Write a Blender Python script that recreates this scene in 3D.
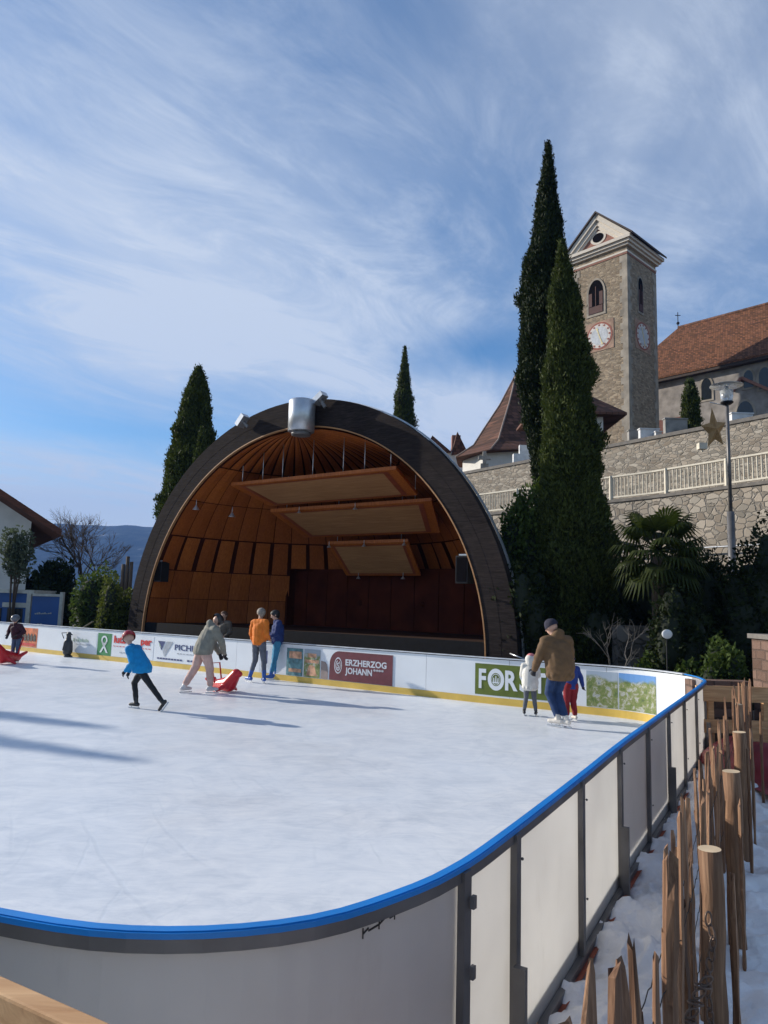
import bpy, bmesh, math, random
import numpy as np
from mathutils import Vector, Matrix
random.seed(7); rng = np.random.default_rng(7)
R = math.radians
for o in list(bpy.data.objects): bpy.data.objects.remove(o)
scene = bpy.context.scene
C = scene.collection

# ---------------------------------------------------------------- camera
CAMZ = 2.05; FPX = 710.0; HC = 605.0; ROLL = 0.03
pitch = math.atan((HC-512)/FPX)
fw = Vector((0, math.cos(pitch), math.sin(pitch))); r0 = Vector((1, 0, 0)); u0 = r0.cross(fw)
cr = (math.cos(ROLL)*r0 + math.sin(ROLL)*u0).normalized(); cu = (-math.sin(ROLL)*r0 + math.cos(ROLL)*u0).normalized()
cam = bpy.data.cameras.new('camera'); co = bpy.data.objects.new('camera', cam); C.objects.link(co)
cam.sensor_fit = 'VERTICAL'; cam.sensor_height = 24; cam.sensor_width = 18; cam.lens = 24*FPX/1024
cam.clip_start = 0.05; cam.clip_end = 12000
M4 = Matrix.Identity(4)
for i in range(3):
    M4[i][0] = cr[i]; M4[i][1] = cu[i]; M4[i][2] = -fw[i]
M4[0][3], M4[1][3], M4[2][3] = 0, 0, CAMZ
co.matrix_world = M4; scene.camera = co
def ray(px, py): return fw*FPX + cr*(px-384) + cu*(512-py)
def at(px, py, Y):                       # point at distance Y ahead
    d = ray(px, py); p = d*(Y/d.y); return Vector((p.x, p.y, p.z+CAMZ))
def ground(px, py, z=0.0):
    d = ray(px, py); p = d*((z-CAMZ)/d.z); return Vector((p.x, p.y, z))
def proj(p):
    d = Vector(p)-Vector((0, 0, CAMZ)); w = d.dot(fw); return 384+FPX*d.dot(cr)/w, 512-FPX*d.dot(cu)/w

# ---------------------------------------------------------------- world and sun
SUN_EL = R(21); sdir = Vector((-0.92, 0.39, 0)).normalized()      # horizontal direction towards the sun
SUN_AZ = math.atan2(sdir.x, sdir.y)
world = bpy.data.worlds.new("World"); scene.world = world; world.use_nodes = True
nt = world.node_tree; N = nt.nodes; L = nt.links; N.clear()
def wn(t, **k):
    n = N.new(t)
    for a, b in k.items(): setattr(n, a, b)
    return n
out = wn('ShaderNodeOutputWorld'); bg = wn('ShaderNodeBackground'); bg.inputs[1].default_value = 0.10
sky = wn('ShaderNodeTexSky', sky_type='NISHITA', sun_disc=False)
sky.sun_elevation = SUN_EL; sky.sun_rotation = SUN_AZ; sky.altitude = 500; sky.air_density = 1.0; sky.dust_density = 0.6; sky.ozone_density = 2.5
tc = wn('ShaderNodeTexCoord'); sep = wn('ShaderNodeSeparateXYZ'); L.new(tc.outputs['Generated'], sep.inputs[0])
def wm(op, a, b=None, c=None):
    n = wn('ShaderNodeMath', operation=op)
    for i, v in enumerate((a, b, c)):
        if v is None: continue
        if isinstance(v, (int, float)): n.inputs[i].default_value = v
        else: L.new(v, n.inputs[i])
    return n.outputs[0]
zz = wm('ADD', wm('MAXIMUM', sep.outputs[2], 0.0), 0.10)
cx = wm('DIVIDE', sep.outputs[0], zz); cy = wm('DIVIDE', sep.outputs[1], zz)
cmb = wn('ShaderNodeCombineXYZ'); L.new(cx, cmb.inputs[0]); L.new(cy, cmb.inputs[1])
def cloud(rot, sc, scale, detail, dist, lo, hi, off=(0, 0, 0), rough=0.55):
    m0 = wn('ShaderNodeMapping'); m0.inputs['Rotation'].default_value = (0, 0, R(rot)); L.new(cmb.outputs[0], m0.inputs[0])
    mp = wn('ShaderNodeMapping'); mp.inputs['Scale'].default_value = sc; mp.inputs['Location'].default_value = off
    L.new(m0.outputs[0], mp.inputs[0])
    n = wn('ShaderNodeTexNoise'); n.inputs['Scale'].default_value = scale; n.inputs['Detail'].default_value = detail
    n.inputs['Distortion'].default_value = dist; n.inputs['Roughness'].default_value = rough; L.new(mp.outputs[0], n.inputs['Vector'])
    mr = wn('ShaderNodeMapRange', interpolation_type='SMOOTHSTEP'); mr.inputs[1].default_value = lo; mr.inputs[2].default_value = hi
    L.new(n.outputs[0], mr.inputs[0]); return mr.outputs[0]
c1 = cloud(-50, (0.42, 1.0, 1), 0.75, 8, 0.9, 0.36, 0.70, (3.1, 1.7, 0), 0.58)
c2 = cloud(-38, (0.5, 1.0, 1), 2.8, 12, 1.8, 0.38, 0.72, (0.4, 7.7, 0), 0.70)
c3 = cloud(-60, (0.7, 0.9, 1), 0.6, 6, 0.8, 0.38, 0.62, (5.3, 2.2, 0))
def bank(u, v, su, sv, w):            # a denser or thinner bank of the cirrus sheet, by direction
    a = wm('DIVIDE', wm('SUBTRACT', wm('ARCTAN2', sep.outputs[0], sep.outputs[1]), u), su); b = wm('DIVIDE', wm('SUBTRACT', sep.outputs[2], v), sv)
    return wm('MULTIPLY', wm('EXPONENT', wm('MULTIPLY', wm('ADD', wm('MULTIPLY', a, a), wm('MULTIPLY', b, b)), -1.0)), w)
cover = wm('ADD', wm('ADD', bank(-0.28, 0.36, 0.44, 0.13, 0.40), bank(-0.30, 0.62, 0.40, 0.14, 0.16)), wm('ADD', bank(0.13, 0.345, 0.15, 0.035, -0.55), bank(0.10, 0.25, 0.20, 0.045, 0.50)))
cover = wm('ADD', cover, bank(-0.42, 0.13, 0.36, 0.055, 1.2)); cover = wm('ADD', cover, wm('ADD', bank(0.42, 0.37, 0.25, 0.07, 0.30), bank(-0.38, 0.215, 0.20, 0.018, -0.40)))
tex = wm('ADD', wm('MULTIPLY', c1, 0.52), wm('MULTIPLY', c2, 0.34))
dens = wm('MULTIPLY', wm('ADD', tex, wm('MULTIPLY', c3, 0.25)), wm('ADD', wm('MULTIPLY', c3, 0.50), 0.52))
dens = wm('MAXIMUM', wm('MINIMUM', wm('ADD', wm('ADD', wm('MULTIPLY', dens, 0.74), 0.07), wm('MULTIPLY', cover, wm('ADD', wm('MULTIPLY', tex, 1.0), 0.40))), 0.88), 0.04)
hs_ = wn('ShaderNodeHueSaturation'); hs_.inputs['Saturation'].default_value = 1.25; hs_.inputs['Value'].default_value = 1.0; L.new(sky.outputs[0], hs_.inputs['Color'])
mixc = wn('ShaderNodeMixRGB'); L.new(dens, mixc.inputs[0]); L.new(hs_.outputs[0], mixc.inputs[1]); mixc.inputs[2].default_value = (4.7, 5.2, 6.0, 1)
L.new(mixc.outputs[0], bg.inputs[0]); L.new(bg.outputs[0], out.inputs[0])

sl = bpy.data.lights.new('sun', 'SUN'); sl.energy = 4.5; sl.angle = R(0.6); sl.color = (1.0, 0.93, 0.82)
so = bpy.data.objects.new('sun', sl); C.objects.link(so)
tosun = Vector((sdir.x*math.cos(SUN_EL), sdir.y*math.cos(SUN_EL), math.sin(SUN_EL)))
so.rotation_euler = tosun.to_track_quat('Z', 'Y').to_euler()
scene.view_settings.view_transform = 'Standard'; scene.view_settings.look = 'None'
scene.view_settings.exposure = 0.6; scene.view_settings.gamma = 1.0; scene.view_settings.use_curve_mapping = False
scene.render.engine = 'CYCLES'
scene.cycles.max_bounces = 8; scene.cycles.diffuse_bounces = 4; scene.cycles.transparent_max_bounces = 8
scene.cycles.volume_bounces = 0

# ---------------------------------------------------------------- materials
MATS = {}
class MT:
    """small node builder"""
    def __init__(s, name):
        s.m = bpy.data.materials.new(name); s.m.use_nodes = True; s.t = s.m.node_tree; s.N = s.t.nodes; s.L = s.t.links
        s.N.clear(); s.out = s.N.new('ShaderNodeOutputMaterial'); s.b = s.N.new('ShaderNodeBsdfPrincipled')
        s.L.new(s.b.outputs[0], s.out.inputs[0]); s.tc = s.N.new('ShaderNodeTexCoord'); MATS[name] = s.m
    def n(s, t, ins=None, **k):
        n = s.N.new(t)
        for a, b in k.items(): setattr(n, a, b)
        for a, b in (ins or {}).items():
            if hasattr(b, 'is_output') or isinstance(b, bpy.types.NodeSocket): s.L.new(b, n.inputs[a])
            else: n.inputs[a].default_value = b
        return n
    def vec(s, scale=(1, 1, 1), rot=(0, 0, 0), co='Object'):
        return s.n('ShaderNodeMapping', {0: s.tc.outputs[co], 'Scale': scale, 'Rotation': rot}).outputs[0]
    def noise(s, scale, detail=4, vec=None, rough=0.5, dist=0):
        return s.n('ShaderNodeTexNoise', {'Vector': vec or s.tc.outputs['Object'], 'Scale': scale, 'Detail': detail, 'Roughness': rough, 'Distortion': dist}).outputs[0]
    def ramp(s, fac, stops, interp='LINEAR'):
        n = s.n('ShaderNodeValToRGB', {0: fac}); cr_ = n.color_ramp; cr_.interpolation = interp
        while len(cr_.elements) < len(stops): cr_.elements.new(0.5)
        for e, (p, c) in zip(cr_.elements, stops): e.position = p; e.color = (c[0], c[1], c[2], 1)
        return n.outputs[0]
    def mix(s, fac, a, b, mode='MIX'):
        n = s.N.new('ShaderNodeMixRGB'); n.blend_type = mode
        for i, v in ((0, fac), (1, a), (2, b)):
            if isinstance(v, bpy.types.NodeSocket): s.L.new(v, n.inputs[i])
            elif i == 0: n.inputs[0].default_value = v
            else: n.inputs[i].default_value = (v[0], v[1], v[2], 1)
        return n.outputs[0]
    def math(s, op, a, b=0.0):
        n = s.N.new('ShaderNodeMath'); n.operation = op
        for i, v in enumerate((a, b)):
            if isinstance(v, bpy.types.NodeSocket): s.L.new(v, n.inputs[i])
            else: n.inputs[i].default_value = v
        return n.outputs[0]
    def bump(s, h, strength=0.3, dist=0.02):
        n = s.n('ShaderNodeBump', {'Height': h, 'Strength': strength, 'Distance': dist}); s.L.new(n.outputs[0], s.b.inputs['Normal'])
    def col(s, c):
        if isinstance(c, bpy.types.NodeSocket): s.L.new(c, s.b.inputs['Base Color'])
        else: s.b.inputs['Base Color'].default_value = (c[0], c[1], c[2], 1)
        return s
    def set(s, rough=0.6, metal=0.0, spec=None):
        s.b.inputs['Roughness'].default_value = rough; s.b.inputs['Metallic'].default_value = metal
        if spec is not None: s.b.inputs['Specular IOR Level'].default_value = spec
        return s.m
def plain(name, c, rough=0.6, metal=0.0, var=0.18, scale=6, bump=0.0, spec=None):
    m = MT(name); f = m.noise(scale, 5)
    m.col(m.ramp(f, [(0.3, [v*(1-var) for v in c]), (0.7, [min(1, v*(1+var)) for v in c])]))
    if bump: m.bump(m.noise(scale*4, 4), bump, 0.01)
    return m.set(rough, metal, spec)
def leafmat(name, dark, light, trans=0.25, big=0.5):
    m = MT(name); g = m.n('ShaderNodeNewGeometry'); big_ = m.noise(big, 3)
    f = m.math('ADD', m.math('MULTIPLY', g.outputs['Random Per Island'], 0.55), m.math('MULTIPLY', big_, 0.6))
    m.col(m.ramp(f, [(0.25, dark), (0.85, light)])); m.set(0.65, 0, 0.12)
    tr = m.n('ShaderNodeBsdfTranslucent', {'Color': (light[0]*1.1, light[1]*1.2, light[2]*0.8, 1)})
    mx = m.n('ShaderNodeMixShader', {0: trans}); m.L.new(m.b.outputs[0], mx.inputs[1]); m.L.new(tr.outputs[0], mx.inputs[2]); m.L.new(mx.outputs[0], m.out.inputs[0])
    return m.m
def woodmat(name, dark, light, axis='z', rough=0.65, fine=1.0, bump=0.25):
    m = MT(name); sc = {'z': (22, 22, 1.3), 'x': (1.2, 14, 14), 'y': (14, 1.2, 14)}[axis]
    v = m.vec(sc); f = m.noise(1.6*fine, 6, v, 0.6, 0.8); g2 = m.noise(0.7, 3)
    c = m.ramp(m.math('ADD', m.math('MULTIPLY', f, 0.75), m.math('MULTIPLY', g2, 0.3)), [(0.36, dark), (0.52, [0.55*a_+0.45*b_ for a_, b_ in zip(dark, light)]), (0.66, light)])
    gi = m.n('ShaderNodeObjectInfo'); c = m.n('ShaderNodeHueSaturation', {'Color': c, 'Value': m.math('ADD', m.math('MULTIPLY', gi.outputs['Random'], 0.5), 0.72)}).outputs[0] if 'chestnut' in name else c
    m.col(c); m.bump(f, bump, 0.01); return m.set(rough, 0, 0.3)

def mat_ice():
    m = MT('ice'); a = m.noise(0.30, 6, None, 0.6); v = m.vec((0.8, 2.2, 1), (0, 0, R(30))); st = m.noise(2.2, 10, v, 0.72, 2.5)
    mott = m.noise(1.7, 8, None, 0.65, 1.2); f = m.math('ADD', m.math('MULTIPLY', st, 0.45), m.math('MULTIPLY', mott, 0.55))
    c = m.ramp(f, [(0.36, (0.58, 0.625, 0.685)), (0.5, (0.72, 0.75, 0.79)), (0.64, (0.83, 0.845, 0.86))])
    c = m.mix(m.math('MULTIPLY', m.ramp(a, [(0.42, (0, 0, 0)), (0.62, (1, 1, 1))]), 0.40), c, (0.60, 0.645, 0.70))
    tot = None
    for k, (lx_, ly_, sc_, ds) in enumerate(((3.1, 9.0, 0.55, 2.2), (-7.2, 12.5, 0.7, 2.8), (0.5, 3.0, 0.85, 3.4), (-3.0, 17.5, 0.62, 2.6), (9.0, 2.0, 0.5, 1.8), (-12.0, 6.0, 0.66, 3.0))):
        mp = m.n('ShaderNodeMapping', {0: m.tc.outputs['Object'], 'Location': (-lx_, -ly_, 0), 'Rotation': (0, 0, 0), 'Scale': (1, 0.7+0.1*k, 1)}).outputs[0]
        w = m.n('ShaderNodeTexWave', {'Vector': mp, 'Scale': sc_, 'Distortion': ds, 'Detail': 3.0, 'Detail Scale': 0.7, 'Detail Roughness': 0.6}, wave_type='RINGS', rings_direction='Z').outputs[1]
        cut = m.ramp(w, [(0.988, (0, 0, 0)), (1.0, (1, 1, 1))])
        mk = m.ramp(m.n('ShaderNodeTexNoise', {'Vector': mp, 'Scale': 0.55, 'Detail': 3.0}).outputs[0], [(0.5, (0, 0, 0)), (0.62, (1, 1, 1))])
        t = m.math('MULTIPLY', cut, mk); tot = t if tot is None else m.math('MAXIMUM', tot, t)
    c = m.mix(m.math('MULTIPLY', tot, 0.22), c, (0.50, 0.56, 0.63))
    sc2 = m.ramp(m.noise(7.0, 6, m.vec((0.25, 2.6, 1), (0, 0, R(-52))), 0.75, 0.8), [(0.60, (0, 0, 0)), (0.72, (1, 1, 1))])
    c = m.mix(m.math('MULTIPLY', sc2, 0.30), c, (0.90, 0.91, 0.92))
    sc3 = m.ramp(m.noise(9.0, 6, m.vec((2.2, 0.2, 1), (0, 0, R(24))), 0.75, 1.2), [(0.60, (0, 0, 0)), (0.70, (1, 1, 1))])
    c = m.mix(m.math('MULTIPLY', sc3, 0.22), c, (0.55, 0.60, 0.66))
    m.col(c); m.L.new(m.ramp(a, [(0.35, (0.28,)*3), (0.65, (0.60,)*3)]), m.b.inputs['Roughness'])
    m.bump(m.math('SUBTRACT', f, m.math('MULTIPLY', tot, 0.4)), 0.22, 0.006); m.b.inputs['Specular IOR Level'].default_value = 0.4
    return m.m
def mat_snow():
    m = MT('snow'); a = m.noise(1.1, 6, None, 0.6); d = m.noise(4.5, 6, None, 0.65)
    c = m.ramp(a, [(0.3, (0.70, 0.70, 0.71)), (0.6, (0.86, 0.85, 0.85))])
    dirt = m.ramp(d, [(0.63, (0, 0, 0)), (0.75, (1, 1, 1))])
    c = m.mix(m.math('MULTIPLY', dirt, 0.45), c, (0.42, 0.36, 0.31))
    m.col(c); m.bump(m.noise(14, 7, None, 0.65), 0.55, 0.03); return m.set(0.6, 0, 0.3)
def mat_rubble(name, base, scale=1.6, mortar=(0.16, 0.15, 0.14), wsc=(1, 1, 1.35)):
    m = MT(name); nz = m.n('ShaderNodeTexNoise', {'Vector': m.tc.outputs['Object'], 'Scale': 1.3*scale, 'Detail': 3.0})
    v0 = m.vec(wsc); vv = m.n('ShaderNodeMixRGB', {0: 0.14, 1: v0, 2: nz.outputs[1]}, blend_type='ADD').outputs[0]
    cell = m.n('ShaderNodeTexVoronoi', {'Vector': vv, 'Scale': scale}); ed = m.n('ShaderNodeTexVoronoi', {'Vector': vv, 'Scale': scale}, feature='DISTANCE_TO_EDGE')
    sp = m.n('ShaderNodeSeparateXYZ', {0: cell.outputs['Color']})
    c = m.ramp(sp.outputs[0], [(0.0, [v*0.55 for v in base]), (0.5, base), (1.0, [min(1, v*1.5) for v in base])])
    c = m.mix(m.math('MULTIPLY', sp.outputs[1], 0.3), c, (base[0]*1.1, base[1]*0.85, base[2]*0.65))
    c = m.mix(m.math('MULTIPLY', m.noise(9*scale, 5), 0.45), c, [v*0.5 for v in base])
    e = m.ramp(ed.outputs['Distance'], [(0.02, (0, 0, 0)), (0.09, (1, 1, 1))])
    m.col(m.mix(e, mortar, c)); m.bump(e, 0.6, 0.05); return m.set(0.85, 0, 0.2)
def mat_blocks(name, base, h=0.28, w=0.55, mortar=(0.2, 0.18, 0.15), var=0.5, stains=0.4):
    m = MT(name); sp = m.n('ShaderNodeSeparateXYZ', {0: m.tc.outputs['Object']})
    s_ = m.math('ADD', sp.outputs[0], sp.outputs[1]); wob = m.noise(2.0, 3)
    zz_ = m.math('ADD', sp.outputs[2], m.math('MULTIPLY', wob, 0.10))
    v = m.n('ShaderNodeCombineXYZ', {0: s_, 1: zz_, 2: 0.0}).outputs[0]
    lo = [x*(1-var) for x in base]; hi = [min(1, x*(1+var*0.8)) for x in base]
    b = m.n('ShaderNodeTexBrick', {'Vector': v, 'Color1': (*lo, 1), 'Color2': (*hi, 1), 'Mortar': (*mortar, 1), 'Scale': 1.0, 'Mortar Size': 0.018, 'Mortar Smooth': 0.3, 'Bias': 0.0, 'Brick Width': w, 'Row Height': h})
    b.offset = 0.43
    c = m.mix(m.math('MULTIPLY', m.noise(0.5, 4), stains), b.outputs[0], (base[0]*1.15, base[1]*0.8, base[2]*0.6))
    c = m.mix(m.math('MULTIPLY', m.noise(7, 6, None, 0.7), 0.5), c, [x*0.45 for x in base])
    m.col(c); m.bump(m.math('SUBTRACT', m.noise(5, 6, None, 0.7), b.outputs[1]), 0.7, 0.05); return m.set(0.88, 0, 0.2)
def mat_tiles(name, base, row=0.28, w=0.2):
    m = MT(name); sp = m.n('ShaderNodeSeparateXYZ', {0: m.tc.outputs['Object']})
    v = m.n('ShaderNodeCombineXYZ', {0: m.math('ADD', sp.outputs[0], m.math('MULTIPLY', sp.outputs[1], 1.0)), 1: sp.outputs[2], 2: 0.0}).outputs[0]
    b = m.n('ShaderNodeTexBrick', {'Vector': v, 'Color1': (*[x*0.45 for x in base], 1), 'Color2': (*[min(1, x*1.6) for x in base], 1), 'Mortar': (*[x*0.25 for x in base], 1), 'Scale': 1.0, 'Mortar Size': 0.014, 'Brick Width': w, 'Row Height': row*0.6})
    c = m.mix(m.math('MULTIPLY', m.noise(1.2, 5), 0.6), b.outputs[0], (base[0]*0.6, base[1]*0.8, base[2]*0.8))
    m.col(c); m.bump(b.outputs[1], 0.5, -0.03); return m.set(0.8, 0, 0.25)
def mat_panel():
    m = MT('rink_panel_plastic'); c = m.ramp(m.noise(1.3, 4), [(0.3, (0.72, 0.70, 0.67)), (0.7, (0.82, 0.80, 0.765))])
    dirt = m.ramp(m.noise(5, 6, m.vec((1, 1, 0.25)), 0.7), [(0.58, (0, 0, 0)), (0.85, (1, 1, 1))])
    c = m.mix(m.math('MULTIPLY', dirt, 0.25), c, (0.45, 0.42, 0.38)); m.col(c); m.set(0.38)
    tr = m.n('ShaderNodeBsdfTranslucent', {'Color': c}); mx = m.n('ShaderNodeMixShader', {0: 0.55})
    m.L.new(m.b.outputs[0], mx.inputs[1]); m.L.new(tr.outputs[0], mx.inputs[2]); m.L.new(mx.outputs[0], m.out.inputs[0]); return m.m
def mat_photo(name, seed, skyc=(0.25, 0.45, 0.7)):
    m = MT(name); v = m.n('ShaderNodeMapping', {0: m.tc.outputs['Object'], 'Location': (seed, seed*1.7, 0)}).outputs[0]
    f = m.noise(9, 8, v, 0.7, 0.5); g = m.ramp(f, [(0.30, (0.05, 0.07, 0.05)), (0.42, (0.14, 0.20, 0.05)), (0.52, (0.22, 0.24, 0.09)), (0.60, (0.45, 0.46, 0.42)), (0.72, (0.12, 0.17, 0.19))])
    sp = m.n('ShaderNodeSeparateXYZ', {0: m.tc.outputs['Object']})
    h = m.math('ADD', sp.outputs[2], m.math('MULTIPLY', m.noise(2.5, 4, v), 0.35))
    e = m.ramp(h, [(0.86, (0, 0, 0)), (0.92, (1, 1, 1))])
    m.col(m.mix(e, g, skyc)); return m.set(0.4)

def mat_vinyl():
    m = MT('banner_vinyl'); c = m.ramp(m.noise(1.0, 3), [(0.3, (0.52, 0.50, 0.53)), (0.7, (0.62, 0.60, 0.62))]); m.col(c); m.set(0.5)
    tr = m.n('ShaderNodeBsdfTranslucent', {'Color': c}); mx = m.n('ShaderNodeMixShader', {0: 0.60}); m.L.new(m.b.outputs[0], mx.inputs[1]); m.L.new(tr.outputs[0], mx.inputs[2]); m.L.new(mx.outputs[0], m.out.inputs[0]); return m.m
vinyl = mat_vinyl()
ice = mat_ice(); snow = mat_snow(); panel_m = mat_panel()
blue = plain('blue_rail_plastic', (0.003, 0.20, 0.60), 0.42, var=0.12, scale=2.5)
yellow = plain('yellow_kick_plastic', (0.62, 0.42, 0.08), 0.5, var=0.15, scale=2)
galv = plain('galvanised_steel', (0.15, 0.145, 0.145), 0.5, 0.45, 0.3, 3.0, 0.1)
galv_l = plain('bright_steel', (0.50, 0.52, 0.55), 0.35, 0.75, 0.15, 4)
darkmetal = plain('dark_metal', (0.016, 0.016, 0.018), 0.6, 0.1, spec=0.2)
white = plain('white_board_plastic', (0.70, 0.73, 0.76), 0.4, var=0.06, scale=1.2)
capwhite = plain('pale_board_cap', (0.55, 0.58, 0.62), 0.45)
paint_w = plain('white_render', (0.62, 0.60, 0.56), 0.85, var=0.1, scale=1.5, bump=0.1)
cream = plain('cream_railing_paint', (0.60, 0.55, 0.45), 0.6, var=0.1)
ply = woodmat('plywood_orange', (0.25, 0.062, 0.010), (0.42, 0.125, 0.024), 'z', 0.5, 0.6, 0.05)
ply2 = woodmat('plywood_orange_deep', (0.20, 0.048, 0.008), (0.35, 0.096, 0.018), 'z', 0.5, 0.6, 0.05)
plypale = woodmat('plywood_pale', (0.30, 0.145, 0.06), (0.42, 0.22, 0.095), 'x', 0.55, 0.5, 0.05)
trimred = plain('stained_trim', (0.22, 0.05, 0.02), 0.5)
brownwood = plain('stage_backdrop_wood', (0.065, 0.014, 0.006), 0.8, var=0.35, scale=1.2, spec=0.08)
liningdark = plain('lining_substructure', (0.05, 0.011, 0.004), 0.8, spec=0.1)
facewood = woodmat('weathered_arch_shingle', (0.012, 0.009, 0.009), (0.038, 0.029, 0.026), 'x', 0.95, 1.6, 0.5)
MATS['weathered_arch_shingle'].node_tree.nodes['Principled BSDF'].inputs['Specular IOR Level'].default_value = 0.12
split = woodmat('split_chestnut', (0.12, 0.058, 0.032), (0.37, 0.215, 0.125), 'z', 0.8, 1.2, 0.5)
split2 = woodmat('split_chestnut_grey', (0.10, 0.048, 0.028), (0.28, 0.155, 0.09), 'z', 0.85, 1.2, 0.5)
endgrain = plain('sawn_end_wood', (0.58, 0.44, 0.28), 0.8)
plank = woodmat('larch_plank', (0.42, 0.22, 0.10), (0.64, 0.39, 0.20), 'x', 0.75, 1.0, 0.3)
bark = woodmat('bark', (0.05, 0.035, 0.025), (0.13, 0.095, 0.07), 'z', 0.9, 1.5, 0.8)
barkgrey = woodmat('grey_bark', (0.09, 0.08, 0.07), (0.2, 0.18, 0.16), 'z', 0.9, 1.5, 0.6)
cyp = leafmat('cypress_foliage', (0.012, 0.021, 0.007), (0.085, 0.105, 0.026), 0.14, 1.1)
cypd = leafmat('dark_cypress_foliage', (0.006, 0.011, 0.005), (0.030, 0.044, 0.014), 0.10, 0.9)
cypcore = plain('cypress_inner', (0.012, 0.018, 0.008), 0.9)
shrubl = leafmat('shrub_leaves', (0.02, 0.04, 0.010), (0.085, 0.12, 0.03), 0.25, 0.8)
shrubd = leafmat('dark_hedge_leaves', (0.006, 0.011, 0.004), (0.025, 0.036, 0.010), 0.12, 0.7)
shruby = leafmat('yellow_green_leaves', (0.03, 0.045, 0.010), (0.11, 0.125, 0.03), 0.3, 0.8)
olive = leafmat('olive_leaves', (0.035, 0.05, 0.03), (0.12, 0.14, 0.09), 0.2, 0.8)
palml = leafmat('palm_leaves', (0.008, 0.014, 0.004), (0.040, 0.054, 0.012), 0.25, 0.8)
rubble = mat_rubble('rubble_wall_stone', (0.36, 0.325, 0.275), 3.4, (0.21, 0.19, 0.165))
rubble2 = mat_rubble('layered_wall_stone', (0.34, 0.305, 0.255), 3.6, (0.26, 0.235, 0.20), (1, 1, 2.2))
pillarst = mat_blocks('pillar_red_stone', (0.19, 0.13, 0.105), 0.17, 0.30, (0.10, 0.08, 0.07))
towerst = mat_rubble('tower_stone', (0.35, 0.28, 0.20), 3.0, (0.27, 0.225, 0.17), (1, 1, 2.4))
navest = plain('nave_plaster_stone', (0.29, 0.26, 0.235), 0.9, var=0.35, scale=1.4, bump=0.3)
tiles = mat_tiles('nave_roof_tiles', (0.19, 0.075, 0.038), 0.3)
tiles2 = mat_tiles('old_roof_tiles', (0.125, 0.055, 0.037), 0.42, 0.3)
cop = plain('wall_coping', (0.16, 0.145, 0.13), 0.85)
trim_w = plain('cornice_cream', (0.62, 0.56, 0.48), 0.8, var=0.08)
trim_p = plain('cornice_pink', (0.27, 0.125, 0.09), 0.85, var=0.15)
darkroof = plain('dark_roof_edge', (0.05, 0.035, 0.03), 0.8)
opening = plain('dark_opening', (0.008, 0.007, 0.008), 1.0, spec=0.02)
louvre = plain('red_louvre', (0.065, 0.018, 0.013), 0.7)
gravel = plain('garden_soil', (0.075, 0.062, 0.05), 0.95, var=0.4, scale=2, bump=0.4)
matred = plain('red_rubber_mat', (0.30, 0.075, 0.04), 0.8, var=0.3)
tarp = plain('red_tarp', (0.22, 0.012, 0.022), 0.5)
glass_d = plain('dark_glass', (0.02, 0.025, 0.03), 0.15)

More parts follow.
